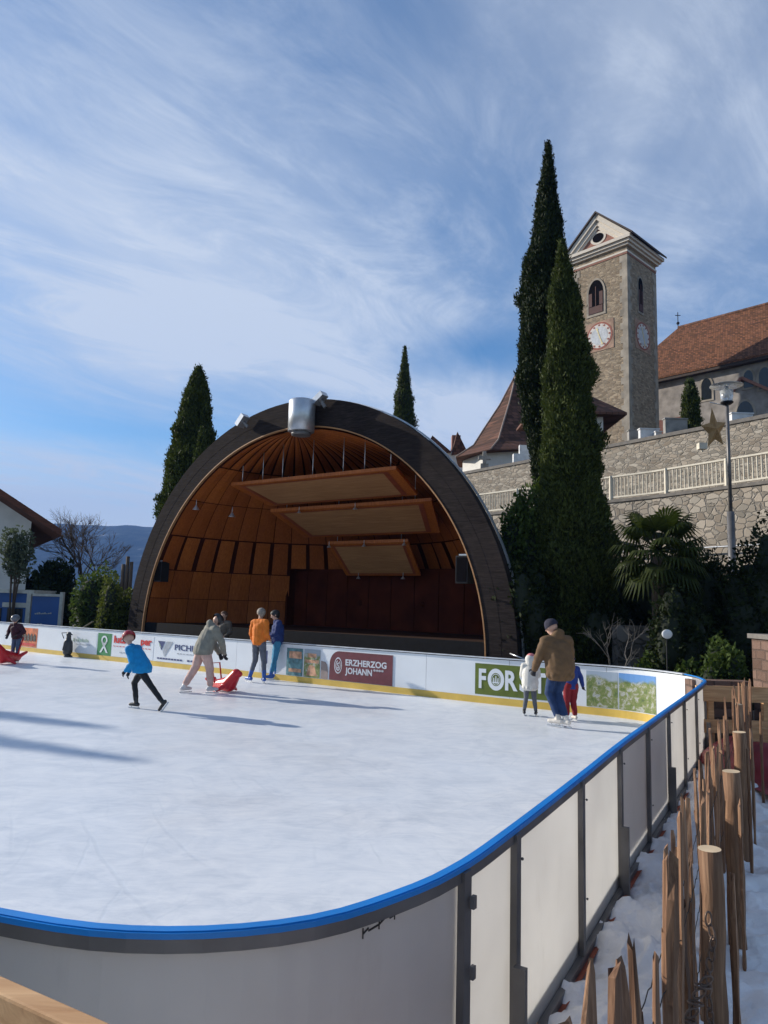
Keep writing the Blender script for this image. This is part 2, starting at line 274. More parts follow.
# ---------------------------------------------------------------- mesh helpers
def tag(o, label=None, cat=None, group=None, kind=None):
    if label: o['label'] = label
    if cat: o['category'] = cat
    if group: o['group'] = group
    if kind: o['kind'] = kind
    return o
def thing(name, label, cat, loc=(0, 0, 0), rz=0.0, group=None):
    o = bpy.data.objects.new(name, None); o.empty_display_size = 0.2; C.objects.link(o)
    o.matrix_world = Matrix.Translation(Vector(loc)) @ Matrix.Rotation(rz, 4, 'Z')
    o.location = loc; o.rotation_euler = (0, 0, rz)
    return tag(o, label, cat, group)
def rootmat(p):
    m = Matrix.Translation(p.location) @ p.rotation_euler.to_matrix().to_4x4() @ Matrix.Diagonal((*p.scale, 1))
    return rootmat(p.parent) @ m if p.parent else m
class MB:
    def __init__(s): s.v = []; s.f = []; s.mi = []; s.sm = []
    def add(s, vs, fs, mi=0, smooth=False):
        o = len(s.v); s.v += [tuple(v) for v in vs]
        for f in fs: s.f.append([i+o for i in f]); s.mi.append(mi); s.sm.append(smooth)
        return s
    def box(s, a, b, mi=0, M=None):
        x0, y0, z0 = a; x1, y1, z1 = b
        vs = [Vector(p) for p in ((x0, y0, z0), (x1, y0, z0), (x1, y1, z0), (x0, y1, z0), (x0, y0, z1), (x1, y0, z1), (x1, y1, z1), (x0, y1, z1))]
        if M: vs = [M @ v for v in vs]
        return s.add(vs, [(0, 3, 2, 1), (4, 5, 6, 7), (0, 1, 5, 4), (1, 2, 6, 5), (2, 3, 7, 6), (3, 0, 4, 7)], mi)
    def bar(s, p, q, w, h=None, mi=0, up=(0, 0, 1)):
        p = Vector(p); q = Vector(q); h = h or w; d = (q-p).normalized(); u = Vector(up)
        if abs(d.dot(u)) > 0.98: u = Vector((1, 0, 0))
        x = d.cross(u).normalized(); y = x.cross(d).normalized()
        vs = [e + x*sx*w/2 + y*sy*h/2 for e in (p, q) for sx, sy in ((-1, -1), (1, -1), (1, 1), (-1, 1))]
        return s.add(vs, [(0, 1, 2, 3), (7, 6, 5, 4), (0, 4, 5, 1), (1, 5, 6, 2), (2, 6, 7, 3), (3, 7, 4, 0)], mi)
    def tube(s, pts, rad, n=8, mi=0, smooth=True, cap=True):
        pts = [Vector(p) for p in pts]; k = len(pts)
        rs = rad if isinstance(rad, (list, tuple)) else [rad]*k; vs = []; fs = []; prev = None
        for i, p in enumerate(pts):
            d = (pts[min(i+1, k-1)]-pts[max(i-1, 0)]).normalized()
            if prev is None: prev = d.orthogonal().normalized()
            x = (prev - d*prev.dot(d)); x = x.normalized() if x.length > 1e-6 else d.orthogonal().normalized(); prev = x; y = d.cross(x)
            for j in range(n):
                a = 2*math.pi*j/n; vs.append(p + (x*math.cos(a)+y*math.sin(a))*rs[i])
        for i in range(k-1):
            for j in range(n): fs.append((i*n+j, i*n+(j+1) % n, (i+1)*n+(j+1) % n, (i+1)*n+j))
        s.add(vs, fs, mi, smooth)
        if cap:
            o = len(s.v)-len(vs)
            s.f.append([o+j for j in range(n)][::-1]); s.mi.append(mi); s.sm.append(False)
            s.f.append([o+(k-1)*n+j for j in range(n)]); s.mi.append(mi); s.sm.append(False)
        return s
    def lathe(s, c, prof, n=20, mi=0, smooth=True):
        c = Vector(c); vs = []; fs = []
        for r_, z in prof:
            for j in range(n):
                a = 2*math.pi*j/n; vs.append(c+Vector((r_*math.cos(a), r_*math.sin(a), z)))
        for i in range(len(prof)-1):
            for j in range(n): fs.append((i*n+j, i*n+(j+1) % n, (i+1)*n+(j+1) % n, (i+1)*n+j))
        fs.append([j for j in range(n)][::-1]); fs.append([(len(prof)-1)*n+j for j in range(n)])
        return s.add(vs, fs, mi, smooth)
    def prism(s, poly, d, mi=0):                      # poly: 3D points in a plane, d: extrusion vector
        k = len(poly); d = Vector(d); vs = [Vector(p) for p in poly]+[Vector(p)+d for p in poly]
        fs = [list(range(k))[::-1], [k+i for i in range(k)]]+[(i, (i+1) % k, k+(i+1) % k, k+i) for i in range(k)]
        return s.add(vs, fs, mi)
    def ball(s, c, r_, mi=0, n=12, sc=(1, 1, 1), M=None):
        vs = []; fs = []; m = n//2; c = Vector(c)
        for i in range(m+1):
            t = math.pi*i/m
            for j in range(n):
                a = 2*math.pi*j/n; v = Vector((math.sin(t)*math.cos(a)*r_*sc[0], math.sin(t)*math.sin(a)*r_*sc[1], math.cos(t)*r_*sc[2]))
                vs.append(c+(M @ v if M else v))
        for i in range(m):
            for j in range(n): fs.append((i*n+j, (i+1)*n+j, (i+1)*n+(j+1) % n, i*n+(j+1) % n))
        return s.add(vs, fs, mi, True)
    def text(s, txt, size, M, mi=0, width=None, bold=0.0, ext=0.003):
        cu_ = bpy.data.curves.new('t', 'FONT'); cu_.body = txt; cu_.size = size; cu_.offset = bold; cu_.extrude = ext; cu_.resolution_u = 3
        to = bpy.data.objects.new('t', cu_); C.objects.link(to); bpy.context.view_layer.update()
        me = bpy.data.meshes.new_from_object(to.evaluated_get(bpy.context.evaluated_depsgraph_get()))
        xs = [v.co.x for v in me.vertices] or [0]; x0, x1 = min(xs), max(xs); k = (width/(x1-x0)) if width and x1 > x0 else 1.0
        vs = [M @ Vector(((v.co.x-x0)*k, v.co.y, v.co.z)) for v in me.vertices]
        s.add(vs, [list(p.vertices) for p in me.polygons], mi)
        bpy.data.objects.remove(to); bpy.data.meshes.remove(me); return s
    def build(s, name, mats, parent=None, base=None, rz=0.0):
        """vertices are in world space; moved into the parent's (or base's) frame"""
        me = bpy.data.meshes.new(name); vs = s.v
        o = bpy.data.objects.new(name, me); C.objects.link(o)
        Mi = None
        if parent is not None: Mi = rootmat(parent).inverted(); o.parent = parent
        if base is not None:
            o.location = base; o.rotation_euler = (0, 0, rz)
            Mb = (Matrix.Translation(Vector(base)) @ Matrix.Rotation(rz, 4, 'Z')).inverted(); Mi = Mb @ Mi if Mi else Mb
        if Mi is not None: 
            A = np.array(vs, dtype=float); A = A @ np.array(Mi.to_3x3()).T + np.array(Mi.translation); vs = A.tolist()
        me.from_pydata(vs, [], s.f)
        for m in (mats if isinstance(mats, (list, tuple)) else [mats]): me.materials.append(m)
        me.polygons.foreach_set('material_index', s.mi); me.polygons.foreach_set('use_smooth', s.sm); me.update()
        return o
def local(parent_or_M):                               # helper giving MB in local coordinates transformed to world
    return parent_or_M

def leafmesh(mb, cen, dirs, length, width, mi=0):
    """numpy: one folded quad-pair leaf tuft per centre"""
    n = len(cen); d = dirs/np.linalg.norm(dirs, axis=1, keepdims=True)
    rv = rng.normal(size=(n, 3)); s_ = np.cross(d, rv); s_ /= np.linalg.norm(s_, axis=1, keepdims=True)
    ln = (length*(0.6+0.8*rng.random(n)))[:, None] if np.ndim(length) == 0 else length[:, None]
    wd = (width*(0.6+0.8*rng.random(n)))[:, None] if np.ndim(width) == 0 else width[:, None]
    a = cen-d*ln*0.5; b = cen+s_*wd*0.5; c = cen+d*ln*0.5; e = cen-s_*wd*0.5
    V = np.stack([a, b, c, e], 1).reshape(-1, 3); o = len(mb.v)
    mb.v += V.tolist(); mb.f += (np.arange(4*n).reshape(n, 4)+o).tolist(); mb.mi += [mi]*n; mb.sm += [False]*n
    return mb

# ---------------------------------------------------------------- ground, ice, hills
def catmull(pts, step=0.12):
    P = [Vector(p) for p in pts]; out_ = []
    for i in range(len(P)-1):
        p0 = P[max(i-1, 0)]; p1 = P[i]; p2 = P[i+1]; p3 = P[min(i+2, len(P)-1)]; n = max(1, int((p2-p1).length/step))
        for j in range(n):
            t = j/n
            out_.append(0.5*((2*p1)+(p2-p0)*t+(2*p0-5*p1+4*p2-p3)*t*t+(3*p1-p0-3*p2+p3)*t**3))
    out_.append(P[-1]); return out_
RP = [(-20.5, 13.2), (-12, 8.0), (-5, 4.25), (-2.4, 2.99), (-1.26, 2.57), (-0.72, 2.47), (-0.25, 2.57), (0.06, 2.80), (0.34, 3.12), (0.69, 3.70), (1.35, 4.87), (2.01, 6.06), (2.91, 7.62), (4.90, 11.08), (5.40, 12.1), (5.47, 13.05),
      (4.95, 14.1), (3.9, 14.85), (2.13, 15.94), (0.25, 17.23), (-3.5, 19.81), (-6.7, 22.02), (-10.9, 24.92), (-13.4, 26.65), (-19, 30.5)]
path = catmull([(x, y, 0) for x, y in RP])
acc = [0.0]
for i in range(1, len(path)): acc.append(acc[-1]+(path[i]-path[i-1]).length)
TOT = acc[-1]
def along(s_):
    s_ = max(0, min(TOT-1e-4, s_)); i = int(np.searchsorted(acc, s_, side='right'))-1; i = min(i, len(path)-2)
    t = (s_-acc[i])/(acc[i+1]-acc[i]); p = path[i].lerp(path[i+1], t); i0 = max(0, i-1); i1 = min(len(path)-1, i+2)
    d = (path[i1]-path[i0]).normalized(); return p, d, Vector((-d.y, d.x, 0))   # inner normal is to the left
def s_of(pt):
    pt = Vector((pt[0], pt[1], 0)); return acc[min(range(len(path)), key=lambda i: (path[i]-pt).length)]
SFAR = s_of((4.95, 14.1)); SEDGE = s_of((5.42, 12.6))
def s_px(px, z=0.6):                                # arc length on the far side seen at a column
    lo, hi = SFAR-1.2, TOT-0.3
    best = min((abs(proj(along(lo+(hi-lo)*k/1200)[0]+Vector((0, 0, z)))[0]-px), lo+(hi-lo)*k/1200) for k in range(1201)); return best[1]

g = MB(); g.add([(-6000, -3000, -0.35), (6000, -3000, -0.35), (6000, 7000, -0.35), (-6000, 7000, -0.35)], [(0, 1, 2, 3)])
tag(g.build('ground', gravel), kind='structure')
icev = [p.copy() for p in path[::2]]
g = MB(); g.add([(p.x, p.y, 0.0) for p in icev], [list(range(len(icev)))]); tag(g.build('ice', ice), kind='structure')
# snow beside the barrier and the walkway right of the fence
def fnoise(x, y):
    return (math.sin(x*3.1+y*1.3)*0.4+math.sin(x*7.3-y*5.1+1)*0.25+math.sin(x*13.7+y*11.9+2)*0.15+math.sin(x*23-y*19+3)*0.1)
SBASE = {}
def fenceline(): return [(-0.15, 1.15), (0.45, 1.85), (0.84, 2.32), (1.44, 3.38), (2.32, 5.05), (3.25, 6.75), (5.35, 10.4)]
fence_path = catmull([(x, y, 0) for x, y in fenceline()], 0.05)

g = MB(); vs = []; fs = []; nu, nv = 150, 420
s0, s1 = s_of((-1.26, 2.57)), s_of((5.40, 12.1))
from mathutils import noise as mn
prints = [(random.uniform(0, 1), random.uniform(0.25, 0.72), random.uniform(-0.5, 0.5)) for _ in range(16)]+[(random.uniform(0, 1), random.uniform(1.5, 3.6), random.uniform(-0.6, 0.6)) for _ in range(40)]
for j in range(nv+1):
    sj = (j/nv)**1.25; p, d, nrm = along(s0+(s1-s0)*sj)
    for i in range(nu+1):
        t = 0.02+(i/nu)**1.3*4.2; q = p-nrm*t; pv = Vector((q.x, q.y, 0))
        z = -0.125+0.10*mn.noise(pv*2.2)+0.055*mn.noise(pv*6.0)+0.035*abs(mn.noise(pv*13.0))+0.016*mn.noise(pv*30)
        z += 0.07*math.exp(-((t-0.52)/0.25)**2)-0.02*math.exp(-(t/0.07)**2)
        for (a_, b_, c_) in prints:
            du = (sj-a_)*(s1-s0); dv = t-b_
            if abs(du) < 0.3 and abs(dv) < 0.3:
                x_ = du*math.cos(c_)+dv*math.sin(c_); y_ = -du*math.sin(c_)+dv*math.cos(c_); e = (x_/0.13)**2+(y_/0.055)**2
                z += -0.075*math.exp(-e**1.6)+0.022*math.exp(-(e-2.0)**2*1.2)
        if t > 1.3: z -= 0.10*min(1, (t-1.3)/1.0)
        vs.append((q.x, q.y, z))
for j in range(nv):
    for i in range(nu): a = j*(nu+1)+i; fs.append((a, a+1, a+nu+2, a+nu+1))
g.add(vs, fs, 0, True); tag(g.build('snow_ground', snow), kind='structure')
g = MB()
for k in range(40):
    sa = s_of((-1.26, 2.57))+k*0.28
    p, d, n1 = along(sa); q, d2, n2 = along(sa+0.28)
    g.add([p-n1*0.03+Vector((0, 0, -0.135)), p-n1*0.085+Vector((0, 0, -0.115)), q-n2*0.085+Vector((0, 0, -0.115)), q-n2*0.03+Vector((0, 0, -0.135))], [(0, 1, 2, 3)])
tag(g.build('rubber_mat', matred), 'orange red rubber mat edge showing under the rink barrier beside the snow', 'mat')

# hills far off
def hills(name, mat, Y0, ridge, depth, seed):
    g = MB(); vs = []; fs = []; nx, ny = 160, 24
    for j in range(ny+1):
        for i in range(nx+1):
            x = -2600+5200*i/nx; t = j/ny; y = Y0+depth*t; e = ridge(x)*(math.sin(min(1, t*1.15)*math.pi/2)**1.2)
            vs.append((x, y, -1+e*(1+0.012*math.sin(x*0.011+seed+t*5)+0.008*math.sin(x*0.037+t*11))+3*math.sin(x*0.05+t*14+seed)*t))
    for j in range(ny):
        for i in range(nx): a = j*(nx+1)+i; fs.append((a, a+1, a+nx+2, a+nx+1))
    g.add(vs, fs, 0, True); return tag(g.build(name, mat), kind='structure')
mh = MT('hill_forest'); f_ = mh.noise(0.02, 8, None, 0.65); mh.col(mh.ramp(f_, [(0.45, (0.02, 0.032, 0.035)), (0.62, (0.05, 0.065, 0.065)), (0.74, (0.26, 0.28, 0.30))])); hillm = mh.set(0.95, 0, 0.1)
hills('hills', hillm, 1500, lambda x: 250+8*math.sin(x*0.0016+0.6)+5*math.sin(x*0.009), 1100, 1.0)

# ---------------------------------------------------------------- rink barrier
barrier = thing('rink_barrier', 'white rink dasher boards with blue hand rail and steel posts around the ice', 'rink barrier', (0.64, 3.45, 0))
ZT = 0.97
def strip(mb, sa, sb, t0, t1, z0, z1, mi=0, n=None):
    n = n or max(2, int((sb-sa)/0.12)+1); vs = []; fs = []
    for k in range(n+1):
        p, d, nr = along(sa+(sb-sa)*k/n)
        for t, z in ((t0, z0), (t1, z0), (t1, z1), (t0, z1)): vs.append(p+nr*t+Vector((0, 0, z)))
    for k in range(n):
        for j in range(4): fs.append((k*4+j, k*4+(j+1) % 4, (k+1)*4+(j+1) % 4, (k+1)*4+j))
    fs.append((3, 2, 1, 0)); fs.append([n*4+j for j in range(4)]); return mb.add(vs, fs, mi)
posts = [s_of((0.37, 3.17))-0.075, s_of((0.69, 3.70))-0.045]
s_ = posts[-1]
while s_+1.29 < SEDGE+0.6: s_ += 1.29; posts.append(s_)
pp = posts[0]; left_posts = []
while pp > 2.5: pp -= 2.05; left_posts.append(pp)
seams = sorted(left_posts[:14]+posts); s_ = seams[-1]
while s_+2.05 < TOT: s_ += 2.05; seams.append(s_)
seams = [max(0.05, seams[0]-2)]+seams+[TOT-0.05]
for a, b in zip(seams[:-1], seams[1:]):
    mb = MB(); strip(mb, a+0.004, b-0.004, -0.006, 0.006, -0.10 if a < SEDGE else 0.06, ZT-0.02)
    mb.build('board_panel', panel_m if a < SEDGE else white, barrier)
mb = MB(); strip(mb, 0.1, SEDGE+0.35, -0.026, 0.012, ZT+0.002, ZT+0.017)
# rounded lip
strip(mb, 0.1, SEDGE+0.35, -0.034, -0.0265, ZT-0.006, ZT+0.013)
mb.build('hand_rail', blue, barrier)
mb = MB(); strip(mb, SEDGE+0.36, TOT-0.1, -0.05, 0.045, ZT, ZT+0.02); mb.build('board_cap', capwhite, barrier)
mb = MB(); strip(mb, 0.1, SEDGE+0.35, -0.031, -0.0075, ZT-0.050, ZT-0.0075); mb.build('top_channel', galv, barrier)
mb = MB(); strip(mb, 0.1, SEDGE+0.35, -0.048, -0.0075, -0.14, -0.085); mb.build('bottom_channel', galv, barrier)
mb = MB(); strip(mb, SEDGE-1.5, TOT-0.1, 0.0075, 0.016, 0.0, 0.145)
mb.build('kick_plate', yellow, barrier)
for i, s_ in enumerate(posts+[q for q in left_posts if q > s_of((-2.4, 2.99))]):
    p, d, nr = along(s_); mb = MB()
    w = 0.030
    for t0, t1 in ((-0.046, -0.052),): mb.prism([p+d*-w+nr*t0+Vector((0, 0, -0.12)), p+d*w+nr*t0+Vector((0, 0, -0.12)), p+d*w+nr*t0+Vector((0, 0, ZT-0.009)), p+d*-w+nr*t0+Vector((0, 0, ZT-0.009))], nr*0.034)
    if i == 0:
        for dz in (0.55, 0.82): mb.prism([p+d*-0.006+nr*-0.076+Vector((0, 0, dz)), p+d*0.02+nr*-0.076+Vector((0, 0, dz)), p+d*0.02+nr*-0.076+Vector((0, 0, dz+0.05)), p+d*-0.006+nr*-0.076+Vector((0, 0, dz+0.05))], nr*0.017)
    for bz in (0.25, 0.85): mb.ball(p+nr*-0.062+Vector((0, 0, bz)), 0.008, n=8)
    if i in (1, 3, 5, 8):
        q = p+d*-0.065 if i else p
        mb.prism([q+nr*-0.10+Vector((0, 0, -0.2)), q+d*0.035+nr*-0.10+Vector((0, 0, -0.2)), q+d*0.035+nr*-0.10+Vector((0, 0, 0.38)), q+nr*-0.10+Vector((0, 0, 0.38))], nr*0.06)
    mb.build('post', galv, barrier)

# adverts fixed to the inside of the boards
def adv(px0, px1, z0, z1, mats, draw=None, sa=None, sb=None, name='advert_banner', parent=None):
    a = sa if sa is not None else s_px(px1); b = sb if sb is not None else s_px(px0)
    if a > b: a, b = b, a
    mb = MB(); strip(mb, a, b, 0.0075, 0.0115, z0, z1, 0)
    if draw:
        # frame: origin at viewer's left end, x to viewer's right
        pl, _, nl = along(b); pr, _, nr_ = along(a)
        o = pl+nl*0.0135; x = ((pr+nr_*0.0135)-o); Wd = x.length; x.normalize(); nn = Vector((x.y, -x.x, 0)).normalized()
        def fr(u, z):
            M = Matrix.Identity(4)
            for i in range(3): M[i][0] = x[i]; M[i][1] = (0, 0, 1)[i]; M[i][2] = nn[i]; M[i][3] = (o+x*u+Vector((0, 0, z))+nn*0.007)[i]
            return M
        draw(mb, fr, Wd)
    return mb.build(name, mats, parent or barrier)
def rect(mb, fr, u0, u1, z0, z1, mi, k=0.0):
    M = fr(0, 0); mb.add([M @ Vector((u0, z0, k)), M @ Vector((u1, z0, k)), M @ Vector((u1, z1, k)), M @ Vector((u0, z1, k))], [(0, 1, 2, 3)], mi)
def polyf(mb, fr, pts, mi, k=0.001):
    M = fr(0, 0); mb.add([M @ Vector((u, z, k)) for u, z in pts], [list(range(len(pts)))], mi)
red = plain('print_red', (0.55, 0.02, 0.02), 0.45); navy = plain('print_navy', (0.03, 0.05, 0.16), 0.45); greyp = plain('print_grey', (0.35, 0.38, 0.42), 0.45)
greenp = plain('print_green', (0.02, 0.20, 0.06), 0.45); maroon = plain('print_maroon', (0.13, 0.028, 0.038), 0.45); oliveg = plain('print_olive_green', (0.10, 0.135, 0.012), 0.45)
orange_p = plain('print_orange', (0.55, 0.14, 0.05), 0.45, var=0.5, scale=5); black_p = plain('print_black', (0.02, 0.02, 0.02), 0.5); skinp = plain('print_peach', (0.55, 0.30, 0.18), 0.5, var=0.5, scale=8)
ph1 = mat_photo('printed_landscape_photo', 1.3, (0.35, 0.42, 0.5)); ph2 = mat_photo('printed_castle_photo', 7.9, (0.12, 0.28, 0.58)); ph3 = mat_photo('printed_interior_photo', 4.1, (0.3, 0.35, 0.4))
def d_orange(mb, fr, W):
    for k in range(5): u = 0.12*W+k*0.17*W; polyf(mb, fr, [(u, 0.36), (u+0.13*W, 0.40), (u+0.12*W, 0.56), (u+0.05*W, 0.66), (u-0.02*W, 0.55)], 1); 
    rect(mb, fr, 0.05*W, 0.9*W, 0.22, 0.30, 2, 0.001)
adv(20, 38, 0.16, 0.84, [orange_p, black_p, red], d_orange)
def d_faint(mb, fr, W):
    polyf(mb, fr, [(0.02, 0.52), (0.10, 0.50), (0.14, 0.60), (0.06, 0.64)], 1)
    for k in range(7): rect(mb, fr, 0.22+k*0.105, 0.29+k*0.105, 0.52, 0.60+0.03*(k % 2), 1, 0.001)
    for k in range(10): rect(mb, fr, 0.22+k*0.085, 0.28+k*0.085, 0.42, 0.445, 2, 0.001)
faintg = plain('print_pale_green', (0.36, 0.46, 0.38), 0.5)
adv(73, 97, 0.16, 0.84, [white, faintg, greyp], d_faint)
def d_x(mb, fr, W):
    h0, h1 = 0.16, 0.84; c = W/2
    M = fr(0, 0)
    for sgn in (-1, 1):
        polyf(mb, fr, [(c+sgn*0.17*W, 0.24), (c+sgn*0.30*W, 0.24), (c-sgn*0.10*W, 0.60), (c-sgn*0.22*W, 0.60)][::sgn], 1)
    n = 20; r1, r2 = 0.22*W, 0.13*W
    for k in range(n):
        a0, a1 = math.pi*2*k/n, math.pi*2*(k+1)/n
        polyf(mb, fr, [(c+r1*math.cos(a0), 0.64+r1*0.9*math.sin(a0)), (c+r1*math.cos(a1), 0.64+r1*0.9*math.sin(a1)), (c+r2*math.cos(a1), 0.64+r2*0.9*math.sin(a1)), (c+r2*math.cos(a0), 0.64+r2*0.9*math.sin(a0))], 1)
adv(98, 112, 0.15, 0.86, [greenp, white], d_x)
def d_lutz(mb, fr, W):
    mb.text('lutz', 0.30, fr(0.04*W, 0.60), 1, 0.30*W, 0.012); mb.text('per', 0.30, fr(0.70*W, 0.60), 1, 0.26*W, 0.012)
    for k in range(12): rect(mb, fr, 0.03*W+k*0.078*W, 0.03*W+k*0.078*W+0.055*W, 0.475, 0.495, 2, 0.001)
    for k in range(5): rect(mb, fr, 0.2*W+k*0.1*W, 0.2*W+k*0.1*W+0.07*W, 0.28, 0.32, 3, 0.001)
adv(113, 154, 0.155, 0.86, [white, red, red, greyp], d_lutz)
def d_pich(mb, fr, W):
    polyf(mb, fr, [(0.05*W, 0.76), (0.20*W, 0.76), (0.13*W, 0.48)], 1)
    polyf(mb, fr, [(0.06*W, 0.74), (0.10*W, 0.66), (0.13*W, 0.56), (0.09*W, 0.6)], 3, 0.003)
    polyf(mb, fr, [(0.23*W, 0.76), (0.36*W, 0.76), (0.20*W, 0.30), (0.16*W, 0.45)], 2)
    mb.text('PICHLER', 0.235, fr(0.40*W, 0.535), 1, 0.58*W, 0.003)
    for k in range(8): rect(mb, fr, 0.45*W+k*0.062*W, 0.45*W+k*0.062*W+0.045*W, 0.42, 0.445, 2, 0.001)
    for k in range(9): rect(mb, fr, 0.05*W+k*0.058*W, 0.05*W+k*0.058*W+0.048*W, 0.225, 0.27, 1, 0.001)
    for k in range(4): rect(mb, fr, 0.66*W+k*0.07*W, 0.66*W+k*0.07*W+0.05*W, 0.225, 0.275, 1, 0.001)
adv(156, 206, 0.155, 0.87, [white, navy, greyp, faintg], d_pich)
def d_pic(mb, fr, W):
    rect(mb, fr, 0, 0.22*W, 0.16, 0.86, 1); rect(mb, fr, 0.06*W, 0.14*W, 0.4, 0.74, 2, 0.001)
    rect(mb, fr, 0.46*W, 0.72*W, 0.16, 0.86, 3, 0.0); rect(mb, fr, 0.50*W, 0.70*W, 0.60, 0.78, 4, 0.001); rect(mb, fr, 0.50*W, 0.70*W, 0.25, 0.34, 4, 0.001)
    rect(mb, fr, 0.74*W, 0.99*W, 0.16, 0.86, 5); rect(mb, fr, 0.76*W, 0.97*W, 0.52, 0.60, 6, 0.001); rect(mb, fr, 0.80*W, 0.93*W, 0.66, 0.76, 6, 0.001)
    polyf(mb, fr, [(0.78*W, 0.2), (0.95*W, 0.2), (0.90*W, 0.46), (0.82*W, 0.46)], 6)
tealp = plain('print_teal', (0.10, 0.22, 0.24), 0.5, var=0.5, scale=9)
adv(260, 321, 0.15, 0.88, [white, capwhite, navy, tealp, skinp, ph3, skinp], d_pic)
def d_erz(mb, fr, W):
    z0, z1 = 0.155, 0.87; u0 = 0.13*W
    pts = [(u0, z0), (W, z0), (W, z1), (u0+0.30, z1)]
    for k in range(1, 8): a = math.pi/2*k/8; pts.append((u0+0.30-0.30*math.sin(a), z1-0.34+0.34*math.cos(a)))
    polyf(mb, fr, pts, 1, 0.0)
    polyf(mb, fr, [(0.005*W, z0), (u0-0.04, z0), (u0-0.04, 0.36), (u0-0.08, 0.52), (u0-0.14, 0.58), (0.005*W, 0.60)], 3, 0.0)
    wt = 2
    M = fr(0, 0); cu2, cz2 = 0.255*W, 0.52
    for r1 in (0.20, 0.13):
        n = 24
        for k in range(n):
            if r1 < 0.15 and 3 < k < 7: continue
            a0, a1 = 2*math.pi*k/n, 2*math.pi*(k+1)/n; r2 = r1-0.03
            polyf(mb, fr, [(cu2+r1*0.6*math.cos(a0), cz2+r1*math.sin(a0)), (cu2+r1*0.6*math.cos(a1), cz2+r1*math.sin(a1)), (cu2+r2*0.6*math.cos(a1), cz2+r2*math.sin(a1)), (cu2+r2*0.6*math.cos(a0), cz2+r2*math.sin(a0))], wt)
    mb.text('S', 0.20, fr(cu2-0.035, cz2-0.07), wt, 0.075, 0.004)
    mb.text('ERZHERZOG', 0.205, fr(0.36*W, 0.545), wt, 0.56*W, 0.006); mb.text('JOHANN', 0.205, fr(0.36*W, 0.345), wt, 0.37*W, 0.006)
    mb.text('****', 0.12, fr(0.745*W, 0.42), wt, 0.14*W, 0.002)
adv(321, 393, 0.15, 0.875, [white, maroon, capwhite, plain('print_taupe', (0.28, 0.22, 0.2), 0.5)], d_erz)
def d_forst(mb, fr, W):
    for ch, u0, u1 in (('F', 0.055, 0.155), ('R', 0.415, 0.58), ('S', 0.605, 0.76), ('T', 0.785, 0.945)): mb.text(ch, 0.56, fr(u0*W, 0.335), 1, (u1-u0)*W, 0.018)
    c = 0.29*W; n = 32; za = 0.525; ra, rb = 0.112*W, 0.232
    for k in range(n):
        a0, a1 = 2*math.pi*k/n, 2*math.pi*(k+1)/n
        for o1, o2 in ((1.0, 0.60), (0.52, 0.47)):
            polyf(mb, fr, [(c+ra*o1*math.cos(a0), za+rb*o1*math.sin(a0)), (c+ra*o1*math.cos(a1), za+rb*o1*math.sin(a1)), (c+ra*o2*math.cos(a1), za+rb*o2*math.sin(a1)), (c+ra*o2*math.cos(a0), za+rb*o2*math.sin(a0))], 1, 0.001)
    for k in (-1, 0, 1): polyf(mb, fr, [(c+k*0.045-0.014, 0.45), (c+k*0.045+0.014, 0.45), (c+k*0.05+0.010, 0.60-abs(k)*0.04), (c+k*0.05-0.010, 0.60-abs(k)*0.04)], 1, 0.001)
    rect(mb, fr, c-0.07, c+0.07, 0.445, 0.47, 1, 0.002)
adv(475, 551, 0.185, 0.845, [oliveg, white], d_forst)
adv(586, 618.3, 0.16, 0.86, [ph1]); adv(619, 656, 0.16, 0.86, [ph2])
# backs of adverts that block the light through some boards
for (a, b) in ((s_of((-3.4, 3.4)), posts[0]-0.03), (posts[3]+0.03, posts[5]-0.05), (posts[8]+0.05, posts[9]-0.05)):
    adv(0, 0, 0.03, ZT-0.03, [vinyl], None, a, b)
# felt pen scribble on the near board
g = MB()
sx = s_of((0.0, 2.75))
for ks in (range(0, 4), range(5, 9)):
    g = MB()
    for k in ks:
        p, d, nr = along(sx+0.026*k); z = 0.885+0.004*k
        g.bar(p-nr*0.008+Vector((0, 0, z)), p-nr*0.008+d*0.026+Vector((0, 0, z+0.004+0.010*(k % 3 == 0))), 0.003, 0.006)
        if k in (0, 3, 6): g.bar(p-nr*0.008+Vector((0, 0, z-0.016)), p-nr*0.008+Vector((0, 0, z+0.02)), 0.003, 0.005)
    g.build('pen_scribble', black_p, barrier)


# ---------------------------------------------------------------- band shell
al = math.atan(0.69); av = Vector((math.cos(al), -math.sin(al), 0)); bv = Vector((math.sin(al), math.cos(al), 0))
SC = Vector((0, 19, 0))+av*-3.3
shell = thing('band_shell', 'large domed wooden concert shell with a dark arched front behind the ice rink', 'band shell', SC, -al)
SM = Matrix.Translation(SC) @ Matrix.Rotation(-al, 4, 'Z')
def W_(x, y, z): return SM @ Vector((x, y, z))
CZ = 0.80; RO = 7.28; RI = 6.42
def archpts(r_, y, n=64, zc=CZ): 
    pts = [W_(r_, y, 0)]+[W_(r_*math.cos(math.pi*k/n), y, zc+r_*math.sin(math.pi*k/n)) for k in range(n+1)]+[W_(-r_, y, 0)]; return pts
def ring(mb, ri, ro, y0, y1, n=64, mi=0):
    A = [archpts(ri, y0, n), archpts(ro, y0, n), archpts(ro, y1, n), archpts(ri, y1, n)]; k = len(A[0]); vs = sum(A, []); fs = []
    for j in range(4):
        for i in range(k-1): fs.append((j*k+i, j*k+i+1, ((j+1) % 4)*k+i+1, ((j+1) % 4)*k+i))
    return mb.add(vs, fs, mi)
mb = MB(); ring(mb, RI+0.03, RO-0.03, -0.12, 0.12); ring(mb, RI+0.42, RI+0.43, -0.124, -0.11)
